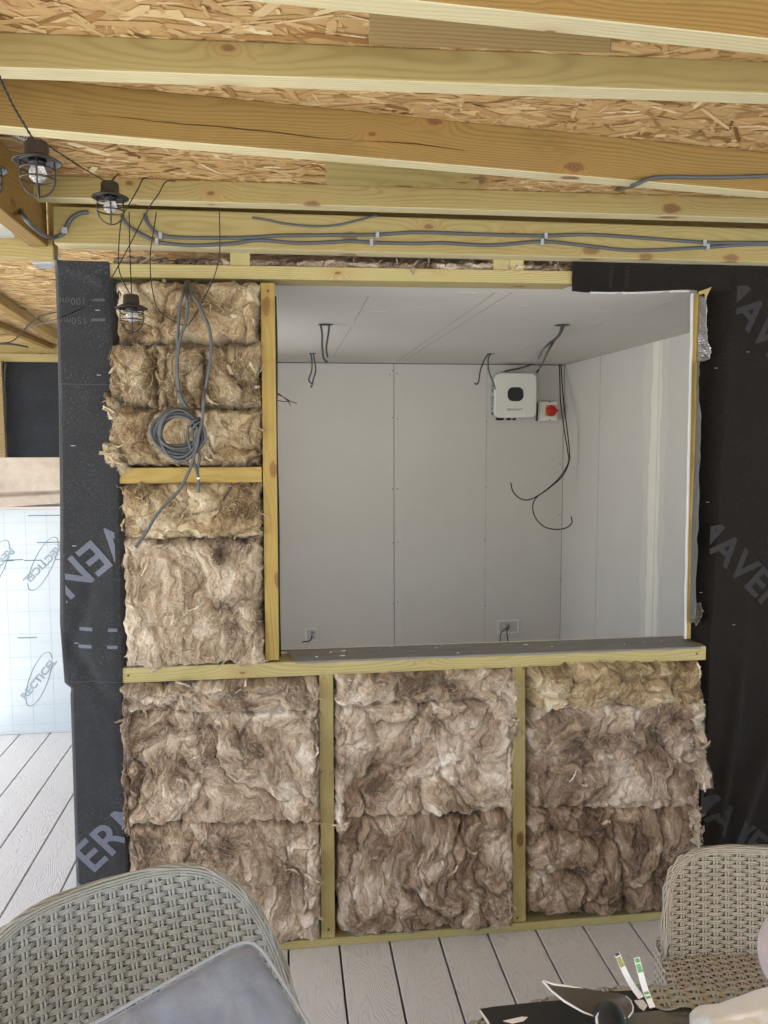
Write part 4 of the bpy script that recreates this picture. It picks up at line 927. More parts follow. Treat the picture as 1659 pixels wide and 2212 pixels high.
batt([(270, 1770), (694, 1762), (696, 2032), (278, 2052)], 10, w_, 'lower insulation batt of the left bay, partly behind the large wicker chair', cell=4.6, stretch=(1.1, .8), bulge=.006, crack=.5)
batt([(722, 1452), (1104, 1436), (1106, 1512), (724, 1520)], 11, w_, 'rolled insulation strip directly under the sill rail in the middle bay', cell=7, stretch=(.75, 1.2), bulge=.018)
batt([(724, 1508), (1106, 1498), (1106, 1748), (727, 1770)], 12, w_, 'pale swirling upper insulation batt of the middle bay', cell=6, bulge=.006, tone=.08)
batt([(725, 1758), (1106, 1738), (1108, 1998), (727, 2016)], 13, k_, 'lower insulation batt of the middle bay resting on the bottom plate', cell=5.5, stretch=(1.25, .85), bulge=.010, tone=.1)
batt([(1137, 1434), (1506, 1420), (1508, 1520), (1139, 1530)], 14, g, 'golden torn insulation strip under the right end of the sill rail', cell=8, stretch=(.8, 1.2), bulge=.022, jag=.016)
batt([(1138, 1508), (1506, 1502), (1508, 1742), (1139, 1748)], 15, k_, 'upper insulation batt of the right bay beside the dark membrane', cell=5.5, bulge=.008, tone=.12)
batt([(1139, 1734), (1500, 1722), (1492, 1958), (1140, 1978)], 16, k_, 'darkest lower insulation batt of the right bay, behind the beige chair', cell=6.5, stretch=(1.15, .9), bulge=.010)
GO = 'narrow insulation offcuts along the studs'
batt([(1078, 1455), (1106, 1450), (1114, 1580), (1086, 1590)], 21, w_, 'ragged tuft of insulation hanging over the top of the right lower stud', cell=14, bulge=.030, name='insulation_tuft', fl=10, fib=90, back=.05, edge=.012, group=GO, jag=.008, tone=.15)
batt([(1082, 1600), (1104, 1595), (1104, 1975), (1086, 1980)], 22, w_, 'long narrow insulation offcut left of the right lower stud', cell=13, stretch=(1, .5), bulge=.018, name='insulation_offcut', fl=10, fib=80, back=.05, edge=.014, group=GO, jag=.006)
batt([(724, 1516), (752, 1524), (744, 1775), (724, 1770)], 23, w_, 'long narrow insulation offcut right of the left lower stud', cell=13, stretch=(1, .5), bulge=.020, name='insulation_offcut', fl=10, fib=80, back=.05, edge=.014, group=GO, jag=.006, tone=.1)
batt([(664, 1530), (690, 1530), (692, 1765), (664, 1765)], 24, w_, 'narrow insulation offcut left of the left lower stud, upper one', cell=12, stretch=(1, .5), bulge=.016, name='insulation_offcut', fl=8, fib=70, back=.05, edge=.014, group=GO, jag=.006)
batt([(662, 1850), (692, 1830), (680, 2012), (648, 2010)], 25, w_, 'curled insulation offcut at the foot of the left lower stud', cell=11, stretch=(1, .5), bulge=.026, name='insulation_offcut', fl=8, fib=70, back=.05, edge=.014, group=GO, jag=.005, tone=.2)
batt([(1480, 1495), (1510, 1500), (1518, 1690), (1488, 1700)], 26, w_, 'upper insulation offcut curling out against the right dark membrane', cell=12, stretch=(1, .6), bulge=.026, name='insulation_offcut', fl=14, fib=120, back=.05, edge=.014, group=GO, jag=.012, tone=.05)
batt([(1470, 1735), (1502, 1730), (1502, 1930), (1474, 1940)], 27, k_, 'lower insulation offcut curling out against the right dark membrane', cell=12, stretch=(1, .6), bulge=.022, name='insulation_offcut', fl=12, fib=100, back=.05, edge=.014, group=GO, jag=.010, tone=.1)
batt([(262, 1500), (292, 1500), (290, 1800), (268, 1800)], 28, k_, 'narrow ragged insulation offcut beside the left black membrane, lower bay', cell=13, stretch=(1, .5), bulge=.012, name='insulation_offcut', fl=14, fib=100, back=.05, edge=.012, group=GO, jag=.009)
batt([(238, 548), (1238, 566), (1238, 590), (238, 578)], 29, k_, 'strip of insulation showing in the gap above the top rail', cell=11, stretch=(.7, 1), bulge=-.035, fl=20, fib=100, back=.02, edge=.01, jag=.004, name='insulation_strip', group=GO)
batt([(224, 850), (262, 860), (262, 905), (240, 900)], 30, g, 'ragged insulation tuft poking out over the left black membrane, upper one', cell=16, bulge=.02, name='insulation_tuft', fl=10, fib=140, back=.04, edge=.01, group=GO, jag=.012)
batt([(222, 955), (266, 950), (270, 1004), (232, 1000)], 31, g, 'ragged insulation tuft poking out over the left black membrane, lower one', cell=15, bulge=.024, name='insulation_tuft', fl=10, fib=140, back=.04, edge=.01, group=GO, jag=.012)
# ================================================================== LEFT BACKGROUND
LY = 1.62
bl = P(0, 1584, Z=0); LYb = P(80, 1585, Z=0).y
t = NT('white_foil_facing', .35, .5); co = t.co(); n = t.noise(t.map(co, (2, 2, 12)), 1, 5, .65); t.col(t.mix(n, (.42, .49, .53), (.56, .60, .62))); t.bump(n, .5, .004); M['foilboard'] = t.m
zt_ = P(60, 1100, Y=LYb).z
mb = MB(); mb.box((-3.4, LYb, .001), (-.66, LYb+.025, zt_)); brd = tag(mb.build('insulation_board', M['foilboard'], bevel=.003), 'big white foil faced insulation board standing on the deck at far left', 'insulation board')
M['edge_pink'] = plain('pinkish_foam_edge', (.66, .58, .55), .8, .2)
mb = MB(); mb.box((-3.4, LYb-.002, zt_-.0), (-.66, LYb+.03, zt_+.012)); mb.build('top_edge', M['edge_pink'], brd)
mb = MB(); mb.box((-3.3, LYb+.06, .05), (-.66, LYb+.085, zt_+.11)); tag(mb.build('insulation_board', M['foilboard'], bevel=.003), 'second pale insulation board showing just above the first one', 'insulation board')
M['print_grey'] = plain('grey_board_print', (.12, .20, .25), .6, .3)
def ln(par, a, b, w, mat, dashn=0, y=LYb-.0008, name='grid_line'):
    mb = MB(); a, b = Vector(a), Vector(b); d = (b-a); L = d.length; d.normalize(); s = d.cross(Vector((0, -1, 0))).normalized()*w/2
    n = dashn or 1
    for i in range(n):
        p, q = a+d*L*i/n, a+d*L*(i+(.6 if dashn else 1))/n; mb.add([p-s, q-s, q+s, p+s], [(0, 1, 2, 3)])
    return mb.build(name, mat, par, fix=False)
M['grid'] = plain('faint_grid_print', (.26, .34, .39), .6, .3)
yy = LYb-.0008
for u in (-30, 16, 62, 108): 
    x = P(u, 1300, Y=LYb).x
    for k in (0,): ln(brd, (x, yy, .01), (x, yy, zt_-.01), .0018, M['grid'], 110)
for v in (1130, 1178, 1228, 1275, 1322, 1370, 1420, 1468, 1524, 1565):
    z = P(60, v, Y=LYb).z
    if z > .01: ln(brd, (-1.9, yy, z), (-.9, yy, z+.003), .0016, M['grid'], 90)
for (u0, u1, v) in ((60, 135, 1114), (80, 137, 1172), (12, 50, 1210), (52, 90, 1211), (120, 138, 1209), (38, 80, 1378), (0, 30, 1212)):
    ln(brd, P(u0, v, Y=yy), P(u1, v-1, Y=yy), .005, M['print_grey'], name='scuff')
def logo(u, v, ang, fl=1):
    p = P(u, v, Y=yy-.0006); X0 = face_xf(p, ang)
    text('RECTiCEL', .050, M['print_grey'], 'printed_lettering', X0, brd, offset=.0012, sx=1.12)
    p2 = Vector(p)+Vector((0, -.0006, 0)); text('RECTiCEL', .050, M['foilboard'], 'printed_lettering', face_xf(p2, ang), brd, offset=-.0012, sx=1.12)
    for sg in (1, -1):
        mb = MB(); N = 26; vs = []
        for i in range(N+1):
            a = R(-35+165*i/N)
            ex, ez = (.148*math.cos(a)*math.cos(.33)-.045*math.sin(a)*math.sin(.33))*sg, (.148*math.cos(a)*math.sin(.33)+.045*math.sin(a)*math.cos(.33))*sg
            for o_ in (-.0035, .0035):
                vs.append(X0 @ Vector((ex+o_*.5*math.cos(a)*sg, ez+o_*.5*math.sin(a)*sg, .0)))
        mb.add(vs, [(2*i, 2*i+1, 2*i+3, 2*i+2) for i in range(N)]); mb.build('logo_arc', M['print_grey'], brd, fix=False)
logo(93, 1218, 45+180+0); logo(84, 1467, 50)
logo(-12, 1225, 225)
# tarp
def tarpfn(u, v):
    x = -2.6+2.0*u; q = 985+14*math.sin(u*3); z1 = P(60, 988, Y=LYb-.05).z; z0 = P(60, 1098, Y=LYb-.05).z+.05*float(np.clip((u-.55)*2.2, 0, 1))
    sag = .014*math.sin(v*3.5+u*14)+.006*float(fbm(np.array(u*22.+v*2), np.array(v*4.), 31, 3)); z = z0+(z1-z0)*v
    d1 = v-(.42-.25*u); d2 = v-(.15+.15*u); fold = .022*math.exp(-(d1/.03)**2)+.02*math.exp(-(d2/.03)**2)
    return (x, LYb-.05-sag+fold-.02*math.sin(v*3.14), z)
sheet('dust_sheet', tarpfn, 90, 60, M['tarp'], 'tan folded sheet hanging over the top of the white board at far left', 'sheet', thick=.002)
# black wall at the far left
def bwf(u, v): x = -3.2+2.6*u; z = .0+(zj+.0)*v; return (x, BY+.03+.012*math.sin(z*22+math.sin(x*3))*.5+.008*float(gn(np.array(x*4.), np.array(z*9.), 3)), z)
sheet('rear_membrane', bwf, 60, 90, M['mem'], 'black membrane wall at the far left behind the tan sheet', 'membrane')
p0 = P(3, 784, Y=BY-.03)
cable('downlead', [P(12, 783, Y=BY-.03), P(9, 830, Y=BY-.03), P(11, 900, Y=BY-.03), P(8, 1000, Y=BY-.03)], .009, M['cable'], 'grey cable running down the far left black wall', 'cable')
mb = MB(); mb.box((-3.0, BY+.02, zjt+.001), (-.6, BY+.04, ZR+.002)); tag(mb.build('infill_board', M['joist']), 'yellowish board closing the gap above the far left plate', 'board')
a = P(-2, 783, Y=BY-.04); mb = MB(); mb.box((a.x-.06, BY-.06, 0), (a.x+.02, BY-.02, zj)); tag(mb.build('post', M['old_board']), 'brown post at the very left edge before the black wall', 'post')
cable('ceiling_cable', [P(0, 742, Z=ZR-.06), P(30, 735, Z=ZR-.06), P(75, 690, Z=ZR-.06), P(130, 672, Z=ZR-.06)], .004, M['black_wire'], 'thin dark cable slung below the joists at the left', 'cable')
cable('ceiling_cable', [P(-10, 742, Z=ZR-.07), P(30, 744, Z=ZR-.07), P(60, 750, Z=ZR-.07)], .006, M['cable_dark'], 'pair of grey cables under the farthest left joist', 'cable')

# ================================================================== CABLES ON THE BEAM
CB = 'grey cables clipped to the wall beam'
cy_ = EY-.006
def bc(pix, label, r=.0048, y=cy_, mat='cable', group=CB): return cable('beam_cable', [P(u, v, Y=y) for u, v in pix], r, M[mat], label, group=group, flat=.6)
bc([(262, 465), (275, 485), (300, 503), (330, 518), (360, 526), (420, 530), (500, 526), (560, 519), (640, 525), (720, 523), (760, 521), (810, 524), (900, 526), (960, 525), (1060, 530), (1170, 522), (1260, 530), (1350, 540), (1420, 540), (1530, 534), (1600, 529), (1700, 528)], 'lower of the two grey cables clipped along the wall beam')
bc([(312, 461), (318, 480), (332, 498), (350, 508), (380, 513), (450, 514), (540, 513), (600, 509), (700, 508), (810, 507), (900, 502), (1000, 505), (1100, 508), (1180, 509), (1280, 507), (1400, 515), (1530, 524), (1600, 524), (1700, 525)], 'upper of the two grey cables clipped along the wall beam')
for (u, v) in ((339, 521), (347, 508), (803, 523), (816, 507), (1172, 522), (1180, 509), (1530, 533), (1523, 524)):
    p = P(u, v, Y=cy_-.004); mb = MB(); mb.box((p.x-.005, cy_-.006, p.z-.009), (p.x+.004, EY+.0005, p.z+.008)); mb.lathe([(0, .002), (.002, .002), (.002, 0)], (p.x, cy_-.006, p.z-.006), 'Y', 8)
    tag(mb.build('cable_clip', M['clip'], bevel=.001), f'grey cable clip on the wall beam near {dict([(339,"the knot, on the lower cable at left"),(347,"the knot, on the upper cable at left"),(803,"mid beam, on the lower cable"),(816,"mid beam, on the upper cable"),(1172,"right of mid beam, on the lower cable"),(1180,"right of mid beam, on the upper cable"),(1530,"the right end, on the lower cable"),(1523,"the right end, on the upper cable")])[u]}', 'cable clip', 'clips holding cables on the beam')
bc([(545, 470), (580, 476), (620, 484), (680, 489), (730, 486), (780, 474), (815, 465)], 'thin grey cable bowing at the top of the wall beam', r=.003, group=None)
cable('beam_cable', [P(37, 441, Z=ZR-.08), P(60, 478, Y=-.3), P(100, 510, Y=-.12), P(120, 512, Y=cy_), P(138, 503, Y=cy_), P(148, 480, Y=cy_), P(165, 464, Y=cy_), P(190, 458, Y=cy_)], .0055, M['cable'], 'grey cable swinging round the corner from the side beam onto the wall beam', 'cable')
p = P(140, 497, Y=cy_); mb = MB(); mb.box((p.x-.007, cy_-.007, p.z-.009), (p.x+.007, EY+.0005, p.z+.006)); tag(mb.build('cable_clip', M['clip'], bevel=.001), 'grey cable clip at the left end of the wall beam', 'cable clip', 'clips holding cables on the beam')
cable('joist_cable', [P(1265, 411, Y=JD_Y-.008), P(1330, 409, Y=JD_Y-.02), on_crack(1368, 401, .004), on_crack(1400, 388, .006), on_crack(1450, 384, .006), on_crack(1550, 385, .006), on_crack(1720, 379, .006)], .0045, M['cable'], 'light grey cable across the cracked joist at the right', 'cable')
# ================================================================== CABLES IN FRONT OF THE BATTS
vy = -.10
D1 = lambda x, y: ((350+x*.3617)/1.507, (800+y*.3618)/1.507)
D4 = lambda x, y: ((450+x*.2712)/1.507, (1250+y*.2712)/1.507)
root = P(*D1(705, 312), Y=.01)
GH = 'grey cables hanging in front of the upper insulation'
coil_in = [P(*D4(x, y), Y=vy-.01) for x, y in ((470, 0), (480, 110), (510, 200), (575, 290))]
cable('hanging_cable', [root]+[P(*D1(*q), Y=vy) for q in ((680, 430), (650, 540), (640, 680), (628, 900), (620, 1100), (628, 1290))]+coil_in[1:], .0042, M['cable'], 'left cable of the three dropping from the top rail into the coil', group=GH)
cable('hanging_cable', [root+Vector((.004, 0, 0))]+[P(*D1(*q), Y=vy-.006) for q in ((712, 450), (718, 560), (700, 700), (655, 830), (632, 1000), (628, 1150), (650, 1320))]+[P(*D4(x, y), Y=vy-.014) for x, y in ((500, 110), (530, 200), (590, 285))], .0042, M['cable'], 'middle cable of the three dropping from the top rail into the coil', group=GH)
cable('hanging_cable', [root+Vector((.008, 0, 0))]+[P(*D1(*q), Y=vy-.004) for q in ((760, 430), (830, 560), (900, 700), (930, 830), (930, 1000), (905, 1150), (880, 1300))]+[P(*D4(x, y), Y=vy-.034) for x, y in ((790, 150), (770, 400), (720, 640), (660, 900), (600, 1070), (480, 1290), (330, 1440), (200, 1600), (110, 1760), (10, 1900), (-30, 1960))], .0042, M['cable'], 'right cable of the three, crossing the coil and ending lower left', group=GH)
# coil
cc = P(*D4(500, 585), Y=vy-.01); mb = MB(); rr = random.Random(12)
for k in range(13):
    rx = .067*rr.uniform(.70, 1.04); rz = .059*rr.uniform(.74, 1.04); ox_, oz_ = rr.uniform(-.008, .010), rr.uniform(-.009, .009); yb = -.001-.0042*(k % 5)-rr.random()*.003; ph = rr.uniform(0, 6.28)
    mb.tube([(cc.x+ox_+rx*math.cos(a)*1.0, cc.y+yb+.005*math.sin(a*2+ph), cc.z+oz_+rz*math.sin(a)+.006*math.sin(a+ph)) for a in [6.283*i/44 for i in range(44)]], .0041, 7, closed=True)
coil = tag(mb.build('cable_coil', M['cable']), 'coiled grey cable hung in front of the upper insulation', 'cable coil')
mb = MB(); tc = P(*D4(680, 460), Y=vy-.024)
for dx in (0, .008):
    pts = []
    for i in range(20):
        a = 6.283*i/20; pts.append((tc.x+dx+.013*math.cos(a)*.8+.004*math.sin(a), tc.y+.016*math.sin(a), tc.z+.010*math.cos(a)-dx*.8))
    mb.tube(pts, .0036, 7, closed=True)
mb.build('wrap', M['cable'], coil)
mb = MB(); tp = lambda pts, yo: spline([P(*D4(x, y), Y=vy-yo) for x, y in pts])
mb.tube(tp(((600, 500), (590, 620), (630, 780), (670, 940), (720, 1120)), .028), .0036, 7); mb.tube(tp(((650, 530), (655, 640), (700, 760), (735, 880), (715, 1040), (722, 1125)), .024), .0036, 7)
mb.tube(tp(((722, 1130), (722, 1220), (722, 1305)), .026), .0042, 7); mb.build('tail', M['cable'], coil)
tp2 = P(*D4(722, 1130), Y=vy-.028); mb = MB(); mb.lathe([(0, .004), (.004, .002), (.004, -.002)], tp2, 'Y', 10); mb.build('cut_end', M['white_plastic'], coil)
# ================================================================== LANTERNS
def lantern(loc, label):
    e = empty('cage_lantern', loc, label, 'lantern', 'black caged lanterns on the light string')
    mb = MB(); mb.lathe([(0, 0), (.019, 0), (.0225, -.003), (.0235, -.026), (.0245, -.028), (.033, -.031), (.046, -.0375), (.0465, -.040), (.0445, -.0395), (.030, -.036), (.021, -.034), (.018, -.034)], (0, 0, 0), n=40); h = mb.build('hood', M['brown_metal'], e)
    mb = MB(); mb.lathe([(0, -.034), (.016, -.034), (.016, -.046), (.0, -.046)], (0, 0, 0), n=20); mb.build('socket', M['black'], e)
    mb = MB(); mb.lathe([(.001, -.043), (.010, -.0445), (.015, -.052), (.0175, -.060), (.016, -.069), (.010, -.076), (.0005, -.078)], (0, 0, 0), n=24); mb.build('bulb', M['glass'], e)
    mb = MB(); N = 36
    for (r, z) in ((.0315, -.053), (.0325, -.072)): mb.tube([(r*math.cos(i*6.2832/N), r*math.sin(i*6.2832/N), z) for i in range(N)],   .0018, 6, closed=True)
    mb.tube([(.0315*math.cos(i*6.2832/N), .0315*math.sin(i*6.2832/N), -.036) for i in range(N)],   .0018, 6, closed=True)
    for k in range(2):
        a = k*math.pi/2+.22; c, s = math.cos(a), math.sin(a); pr_ = [(.0315, -.036), (.032, -.05), (.0325, -.065), (.032, -.076), (.028, -.088), (.020, -.098), (.010, -.104), (0, -.106)]
        pts = [(r*c, r*s, z) for r, z in pr_]+[(-r*c, -r*s, z) for r, z in pr_[::-1][1:]]; mb.tube(pts,   .0018, 6)
    mb.build('cage', M['brown_metal'], e); return e
def scale_depth(u, v, brim_px): return F_PX*.080/brim_px
def atdepth(u, v, d): r_ = ray(u, v); return Vector(CAM+r_*d)
L1 = lantern(atdepth(79, 307, scale_depth(0, 0, 101)), 'largest black cage lantern, upper left, in front of the metal strip')
others = [((237, 394), 78, 'middle black cage lantern hanging before the lowest roof joist'), ((283, 637), 69, 'lowest cage lantern hanging in front of the top insulation batt'), ((-33, 326), 90, 'cage lantern cut off by the left edge of the picture')]
LP = [L1.location.copy()]
for (uv, bp, lab) in others:
    c = dup(L1); c.location = atdepth(*uv, scale_depth(0, 0, bp)); c['label'] = lab; LP.append(c.location.copy())
for _o in [o for o in bpy.data.objects if o.name.startswith('cage_lantern')]: _o.scale = (.86, .86, .86)
def twisted(pts, label, r=.0011, tw=.0016, name='light_string'):
    ps = spline(pts, 10); mb = MB()
    for ph in (0, math.pi):
        q = []; L = 0
        for i, p in enumerate(ps):
            if i: L += (ps[i]-ps[i-1]).length
            a = L*330+ph; q.append(p+Vector((tw*math.cos(a), tw*math.sin(a)*.8, tw*math.sin(a)*.3)))
        mb.tube(q, r, 6)
    return tag(mb.build(name, M['black_wire']), label, 'light cable', 'black cable of the light string')
d1, d2, d3 = [(p_-Vector(CAM)).dot(Vector(fw)) for p_ in LP[:3]]
twisted([atdepth(-8, 150, d1*.95), atdepth(25, 222, d1*.98), atdepth(52, 268, d1), LP[0]+Vector((-.003, 0, .0))], 'twisted black cable dropping from the top left edge to the largest lantern')
twisted([LP[0]+Vector((.003, 0, 0)), atdepth(112, 320, d1*1.05), atdepth(170, 358, d1*1.2), atdepth(215, 384, d2*.99), LP[1]+Vector((-.003, 0, 0))], 'twisted black cable between the largest and the middle lantern')
twisted([LP[1]+Vector((.003, 0, 0)), atdepth(248, 382, d2*1.0), P(252, 375, Y=JD_Y-.006), P(180, 372, Y=JD_Y-.006), P(110, 366, Y=JD_Y-.006)], 'black cable lying along the top edge of the lowest roof joist')
yj = JD_Y-.012
def wire(pts, label, r=.0015): return cable('light_string', pts, r, M['black_wire'], label, 'light cable', 'black cable of the light string', n=6)
wire([P(316, 384, Y=yj), P(308, 388, Y=yj), P(298, 408, Y=yj), P(280, 440, Y=yj), P(264, 470, Y=yj+.03), P(258, 510, Y=-.09), P(256, 560, Y=-.08), P(259, 590, Y=-.08), P(275, 625, Y=-.08), LP[2]], 'black cable falling from the lowest joist to the lowest lantern')
wire([P(379, 391, Y=yj), P(358, 393, Y=yj), P(342, 420, Y=yj), P(326, 442, Y=yj), P(310, 470, Y=yj+.03), P(285, 520, Y=-.1), P(258, 570, Y=-.08), P(236, 606, Y=-.05), P(195, 650, Y=-.03), P(172, 668, Y=-.025), P(120, 690, Y=-.1), P(60, 708, Y=.3)], 'long black cable slanting down left across the black membrane')
wire([P(279, 458, Y=-.10), P(280, 520, Y=-.09), P(282, 580, Y=-.08), LP[2]+Vector((.002, 0, 0))], 'straight black cable down to the lowest lantern')
wire([P(338, 458, Y=-.10), P(330, 510, Y=-.09), P(325, 545, Y=-.085), P(325, 590, Y=-.08), P(332, 640, Y=-.075), P(345, 672, Y=-.07), P(380, 696, Y=-.07), P(400, 703, Y=-.07), P(412, 695, Y=-.07), P(440, 645, Y=-.07), P(462, 600, Y=-.08), P(473, 555, Y=-.085), P(475, 520, Y=-.09), P(474, 458, Y=-.10)], 'black cable loop hanging in a U in front of the top batt')

# ================================================================== WICKER
def weave(fn, cols, rows, rs, rw, name, mats, parent, amp, strands=3, seg=5, spread=None, vpair=.0032, mask=None, diag=0, core=True, coreoff=None, nside=6):
    """fn(u, v) -> (point, normal, du_len, dv_len); cols stakes (pairs) along u, rows of weft bands along v"""
    mb = MB(); Vs, Fs = [], []; base = 0
    def addtube(ps, nr, r):
        nonlocal base
        ps = np.array(ps); N = len(ps)
        if N < 2: return
        T = np.gradient(ps, axis=0); T /= np.linalg.norm(T, axis=1, keepdims=True)+1e-12; nr = np.array(nr); B = np.cross(T, nr); B /= np.linalg.norm(B, axis=1, keepdims=True)+1e-12; nn = np.cross(B, T)
        a = np.arange(nside)*2*np.pi/nside; V = ps[:, None]+nn[:, None]*np.cos(a)[None, :, None]*r+B[:, None]*np.sin(a)[None, :, None]*r
        Vs.append(V.reshape(-1, 3)); i = np.arange(N-1)[:, None]*nside; k = np.arange(nside)[None]; k2 = (k+1) % nside
        Fs.append(np.stack([i+k, i+k2, i+nside+k2, i+nside+k], -1).reshape(-1, 4)+base); base += N*nside
    for j in range(rows):
        for s in range(strands):
            v = (j+.5+(s-(strands-1)/2)*.88/strands)/rows; run = []; runn = []
            for i in range(cols*seg+1):
                u = i/(cols*seg)
                if mask and not mask(u, v):
                    if len(run) > 2: addtube(run, runn, rw)
                    run, runn = [], []; continue
                p, n = fn(u, v); ph = math.cos(math.pi*(u*cols-.5+j)); ph = math.copysign(abs(ph)**.7, ph); vw = 0
                run.append(np.array(p)+np.array(n)*amp*ph); runn.append(n)
            if len(run) > 2: addtube(run, runn, rw)
    for i in range(cols):
        for sgn in (-1, 1):
            run = []; runn = []
            for j in range(rows*3+1):
                v = j/(rows*3); u = (i+.5)/cols
                if mask and not mask(u, v):
                    if len(run) > 2: addtube(run, runn, rs)
                    run, runn = [], []; continue
                p, n = fn(u, v); p2, _ = fn(min(1, u+.01), v); t_ = np.array(p2)-np.array(p); t_ = t_/(np.linalg.norm(t_)+1e-9)
                ph = math.cos(math.pi*(i+(v*rows-.5))); run.append(np.array(p)+t_*sgn*vpair*.55-np.array(n)*amp*.55*ph+np.array(n)*.0016); runn.append(n)
            if len(run) > 2: addtube(run, runn, rs)
    o = npmesh(name, np.concatenate(Vs), np.concatenate(Fs), mats, parent=parent)
    return o
def chair_surface(x, zl):
    cx, cy, ph, Rr, tm, k, H, n, g = x
    def f(u, v, inset=0.0):
        s = 2*u-1; z = zl+H*v; th = s*tm*(1+g*(1-v)); a = Rr*math.sin(th); b = Rr*(1-math.cos(th))-k*(z-zl)
        X = cx+a*math.cos(ph)+b*math.sin(ph); Y = cy+a*math.sin(ph)-b*math.cos(ph)
        # normal towards the sitter
        nl = (-math.sin(th), -math.cos(th)); nx = nl[0]*math.cos(ph)-nl[1]*math.sin(ph)*-1*-1; 
        tx = np.array([math.cos(th)*math.cos(ph)+math.sin(th)*math.sin(ph), math.cos(th)*math.sin(ph)-math.sin(th)*math.cos(ph), 0]); tz = np.array([-k*math.sin(ph), k*math.cos(ph), 1.0]); nn = np.cross(tx, tz); nn /= np.linalg.norm(nn)
        return np.array([X, Y, z]), nn
    def outline(t):
        s = math.copysign(abs(math.cos(t))**(2/n), math.cos(t)); h = abs(math.sin(t))**(2/n); return (s+1)/2, h
    def mask(u, v): s = abs(2*u-1); return (s/.998)**n+(v/.995)**n <= 1.0
    return f, outline, mask
def rim(f, outline, name, mat, parent, r, depth=.03, n=160, wraps=26, t0=0, t1=math.pi, back=-1):
    mb = MB(); ps = []
    for i in range(n+1):
        t_ = t0+(t1-t0)*i/n; u, v = outline(t_); p, nn = f(u, v); p2, n2 = f(*outline(t_+.01)); tg = Vector(p2-p); tg.normalize(); ps.append((Vector(p), Vector(nn), tg))
    for k in range(4):
        pts = []
        for i, (p, nn, tg) in enumerate(ps):
            out = tg.cross(nn).normalized(); a = i*.42+k*math.pi/2; c = p-nn*depth*(k/3-.1); pts.append(c+out*(.001+.0022*math.sin(a)*1.0)*back*-1+nn*.0022*math.cos(a))
        mb.tube(pts, r, 6)
    for k in range(3):
        mb.tube([p+nn*.0035-(tg.cross(nn).normalized())*(.001+.0042*k) for p, nn, tg in ps], r*.9, 6)
    o = mb.build(name, mat, parent); return o
def back_panel(x, zl, cols, rows, pre, mat, parent, rs, rw, amp, strands):
    f, ol, mk = chair_surface(x, zl)
    fi = lambda u, v: f(u, v)
    w1 = weave(fi, cols, rows, rs, rw, 'backrest', mat, parent, amp, strands, mask=mk, vpair=rs*2.15)
    # inner lining
    nu, nv = 60, 50; V, Fq = [], []
    for j in range(nv+1):
        h = .985*j/nv
        smax = (1-min(1, (j/nv))**x[7])**(1/x[7])
        for i in range(nu+1):
            s = (2*i/nu-1)*smax*.985; p, nn = f((s+1)/2, h); V.append(p-nn*.010)
    Fq = [(j*(nu+1)+i, j*(nu+1)+i+1, (j+1)*(nu+1)+i+1, (j+1)*(nu+1)+i) for j in range(nv) for i in range(nu)]
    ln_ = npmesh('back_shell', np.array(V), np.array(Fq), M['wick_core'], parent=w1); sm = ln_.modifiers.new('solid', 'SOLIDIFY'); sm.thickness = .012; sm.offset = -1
    rim(f, ol, 'rim', mat, w1, rs*.95, depth=.011)
    return f, ol
# left chair
xl = (-.2302, -1.1382, .4724, .4351, .6026, .2338, .5197, 4.2225, .169)
lc = empty('wicker_armchair', (xl[0]-.05, xl[1]-.2, 0), 'large grey green wicker chair with a rounded back, bottom left', 'chair')
lcp = Matrix.Translation(-Vector(lc.location))
f_, o_ = back_panel(xl, .30, 24, 62, 'l', M['wick_green'], None, .0024, .0017, .0030, 3)
for o in [o for o in bpy.data.objects if o.name.startswith('backrest') and o.parent is None]: o.parent = lc; o.matrix_parent_inverse = lcp
ph = xl[2]; rv = Vector((math.cos(ph), math.sin(ph), 0)); fv = Vector((math.sin(ph), -math.cos(ph), 0)); c0 = Vector((xl[0], xl[1], 0))
def seatbox(e, c0, rv, fv, hw, dp, zt, mat, inv, colsx, rowsy):
    o0 = c0
    def sf(u, v): p = o0+rv*(hw*(2*u-1))+fv*(dp*v); return np.array((p.x, p.y, zt)), np.array((0, 0, 1.))
    a = weave(sf, colsx, rowsy, .0022, .0021, 'seat', mat, None, .0030, 2, vpair=.0048)
    a.parent = e; a.matrix_parent_inverse = inv
    for nm, fn_, nn in (('side_panel', lambda u, v: o0-rv*hw+fv*(dp*u)+Vector((0, 0, zt*v)), -rv), ('side_panel', lambda u, v: o0+rv*hw+fv*(dp*(1-u))+Vector((0, 0, zt*v)), rv), ('front_panel', lambda u, v: o0+fv*dp-rv*hw*(1-2*u)+Vector((0, 0, zt*v)), fv)):
        fx = lambda u, v, fn_=fn_, nn=nn: (np.array(fn_(u, .12+.88*v)), np.array(nn))
        s_ = weave(fx, int(colsx*.9), int(zt/.010), .0019, .0021, nm, mat, None, .0035, 3, vpair=.004, seg=4); s_.parent = e; s_.matrix_parent_inverse = inv
    mb = MB(); pts = [o0+rv*(hw-.012)*sx_+fv*(dp*sy_+(.012 if sy_ == 0 else -.012)) for sx_, sy_ in ((-1, 0), (1, 0), (1, 1), (-1, 1))]
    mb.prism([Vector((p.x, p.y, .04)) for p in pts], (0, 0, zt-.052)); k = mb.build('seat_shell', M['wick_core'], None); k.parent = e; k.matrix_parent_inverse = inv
    for sx_, sy_ in ((-1, 0), (1, 0), (1, 1), (-1, 1)):
        p = o0+rv*(hw-.03)*sx_+fv*(dp*sy_+(.03 if sy_ == 0 else -.03)); mb = MB(); mb.lathe([(.0, .001), (.015, .001), (.018, .04)], (p.x, p.y, 0), n=12); l = mb.build('foot', M['black'], None); l.parent = e; l.matrix_parent_inverse = inv
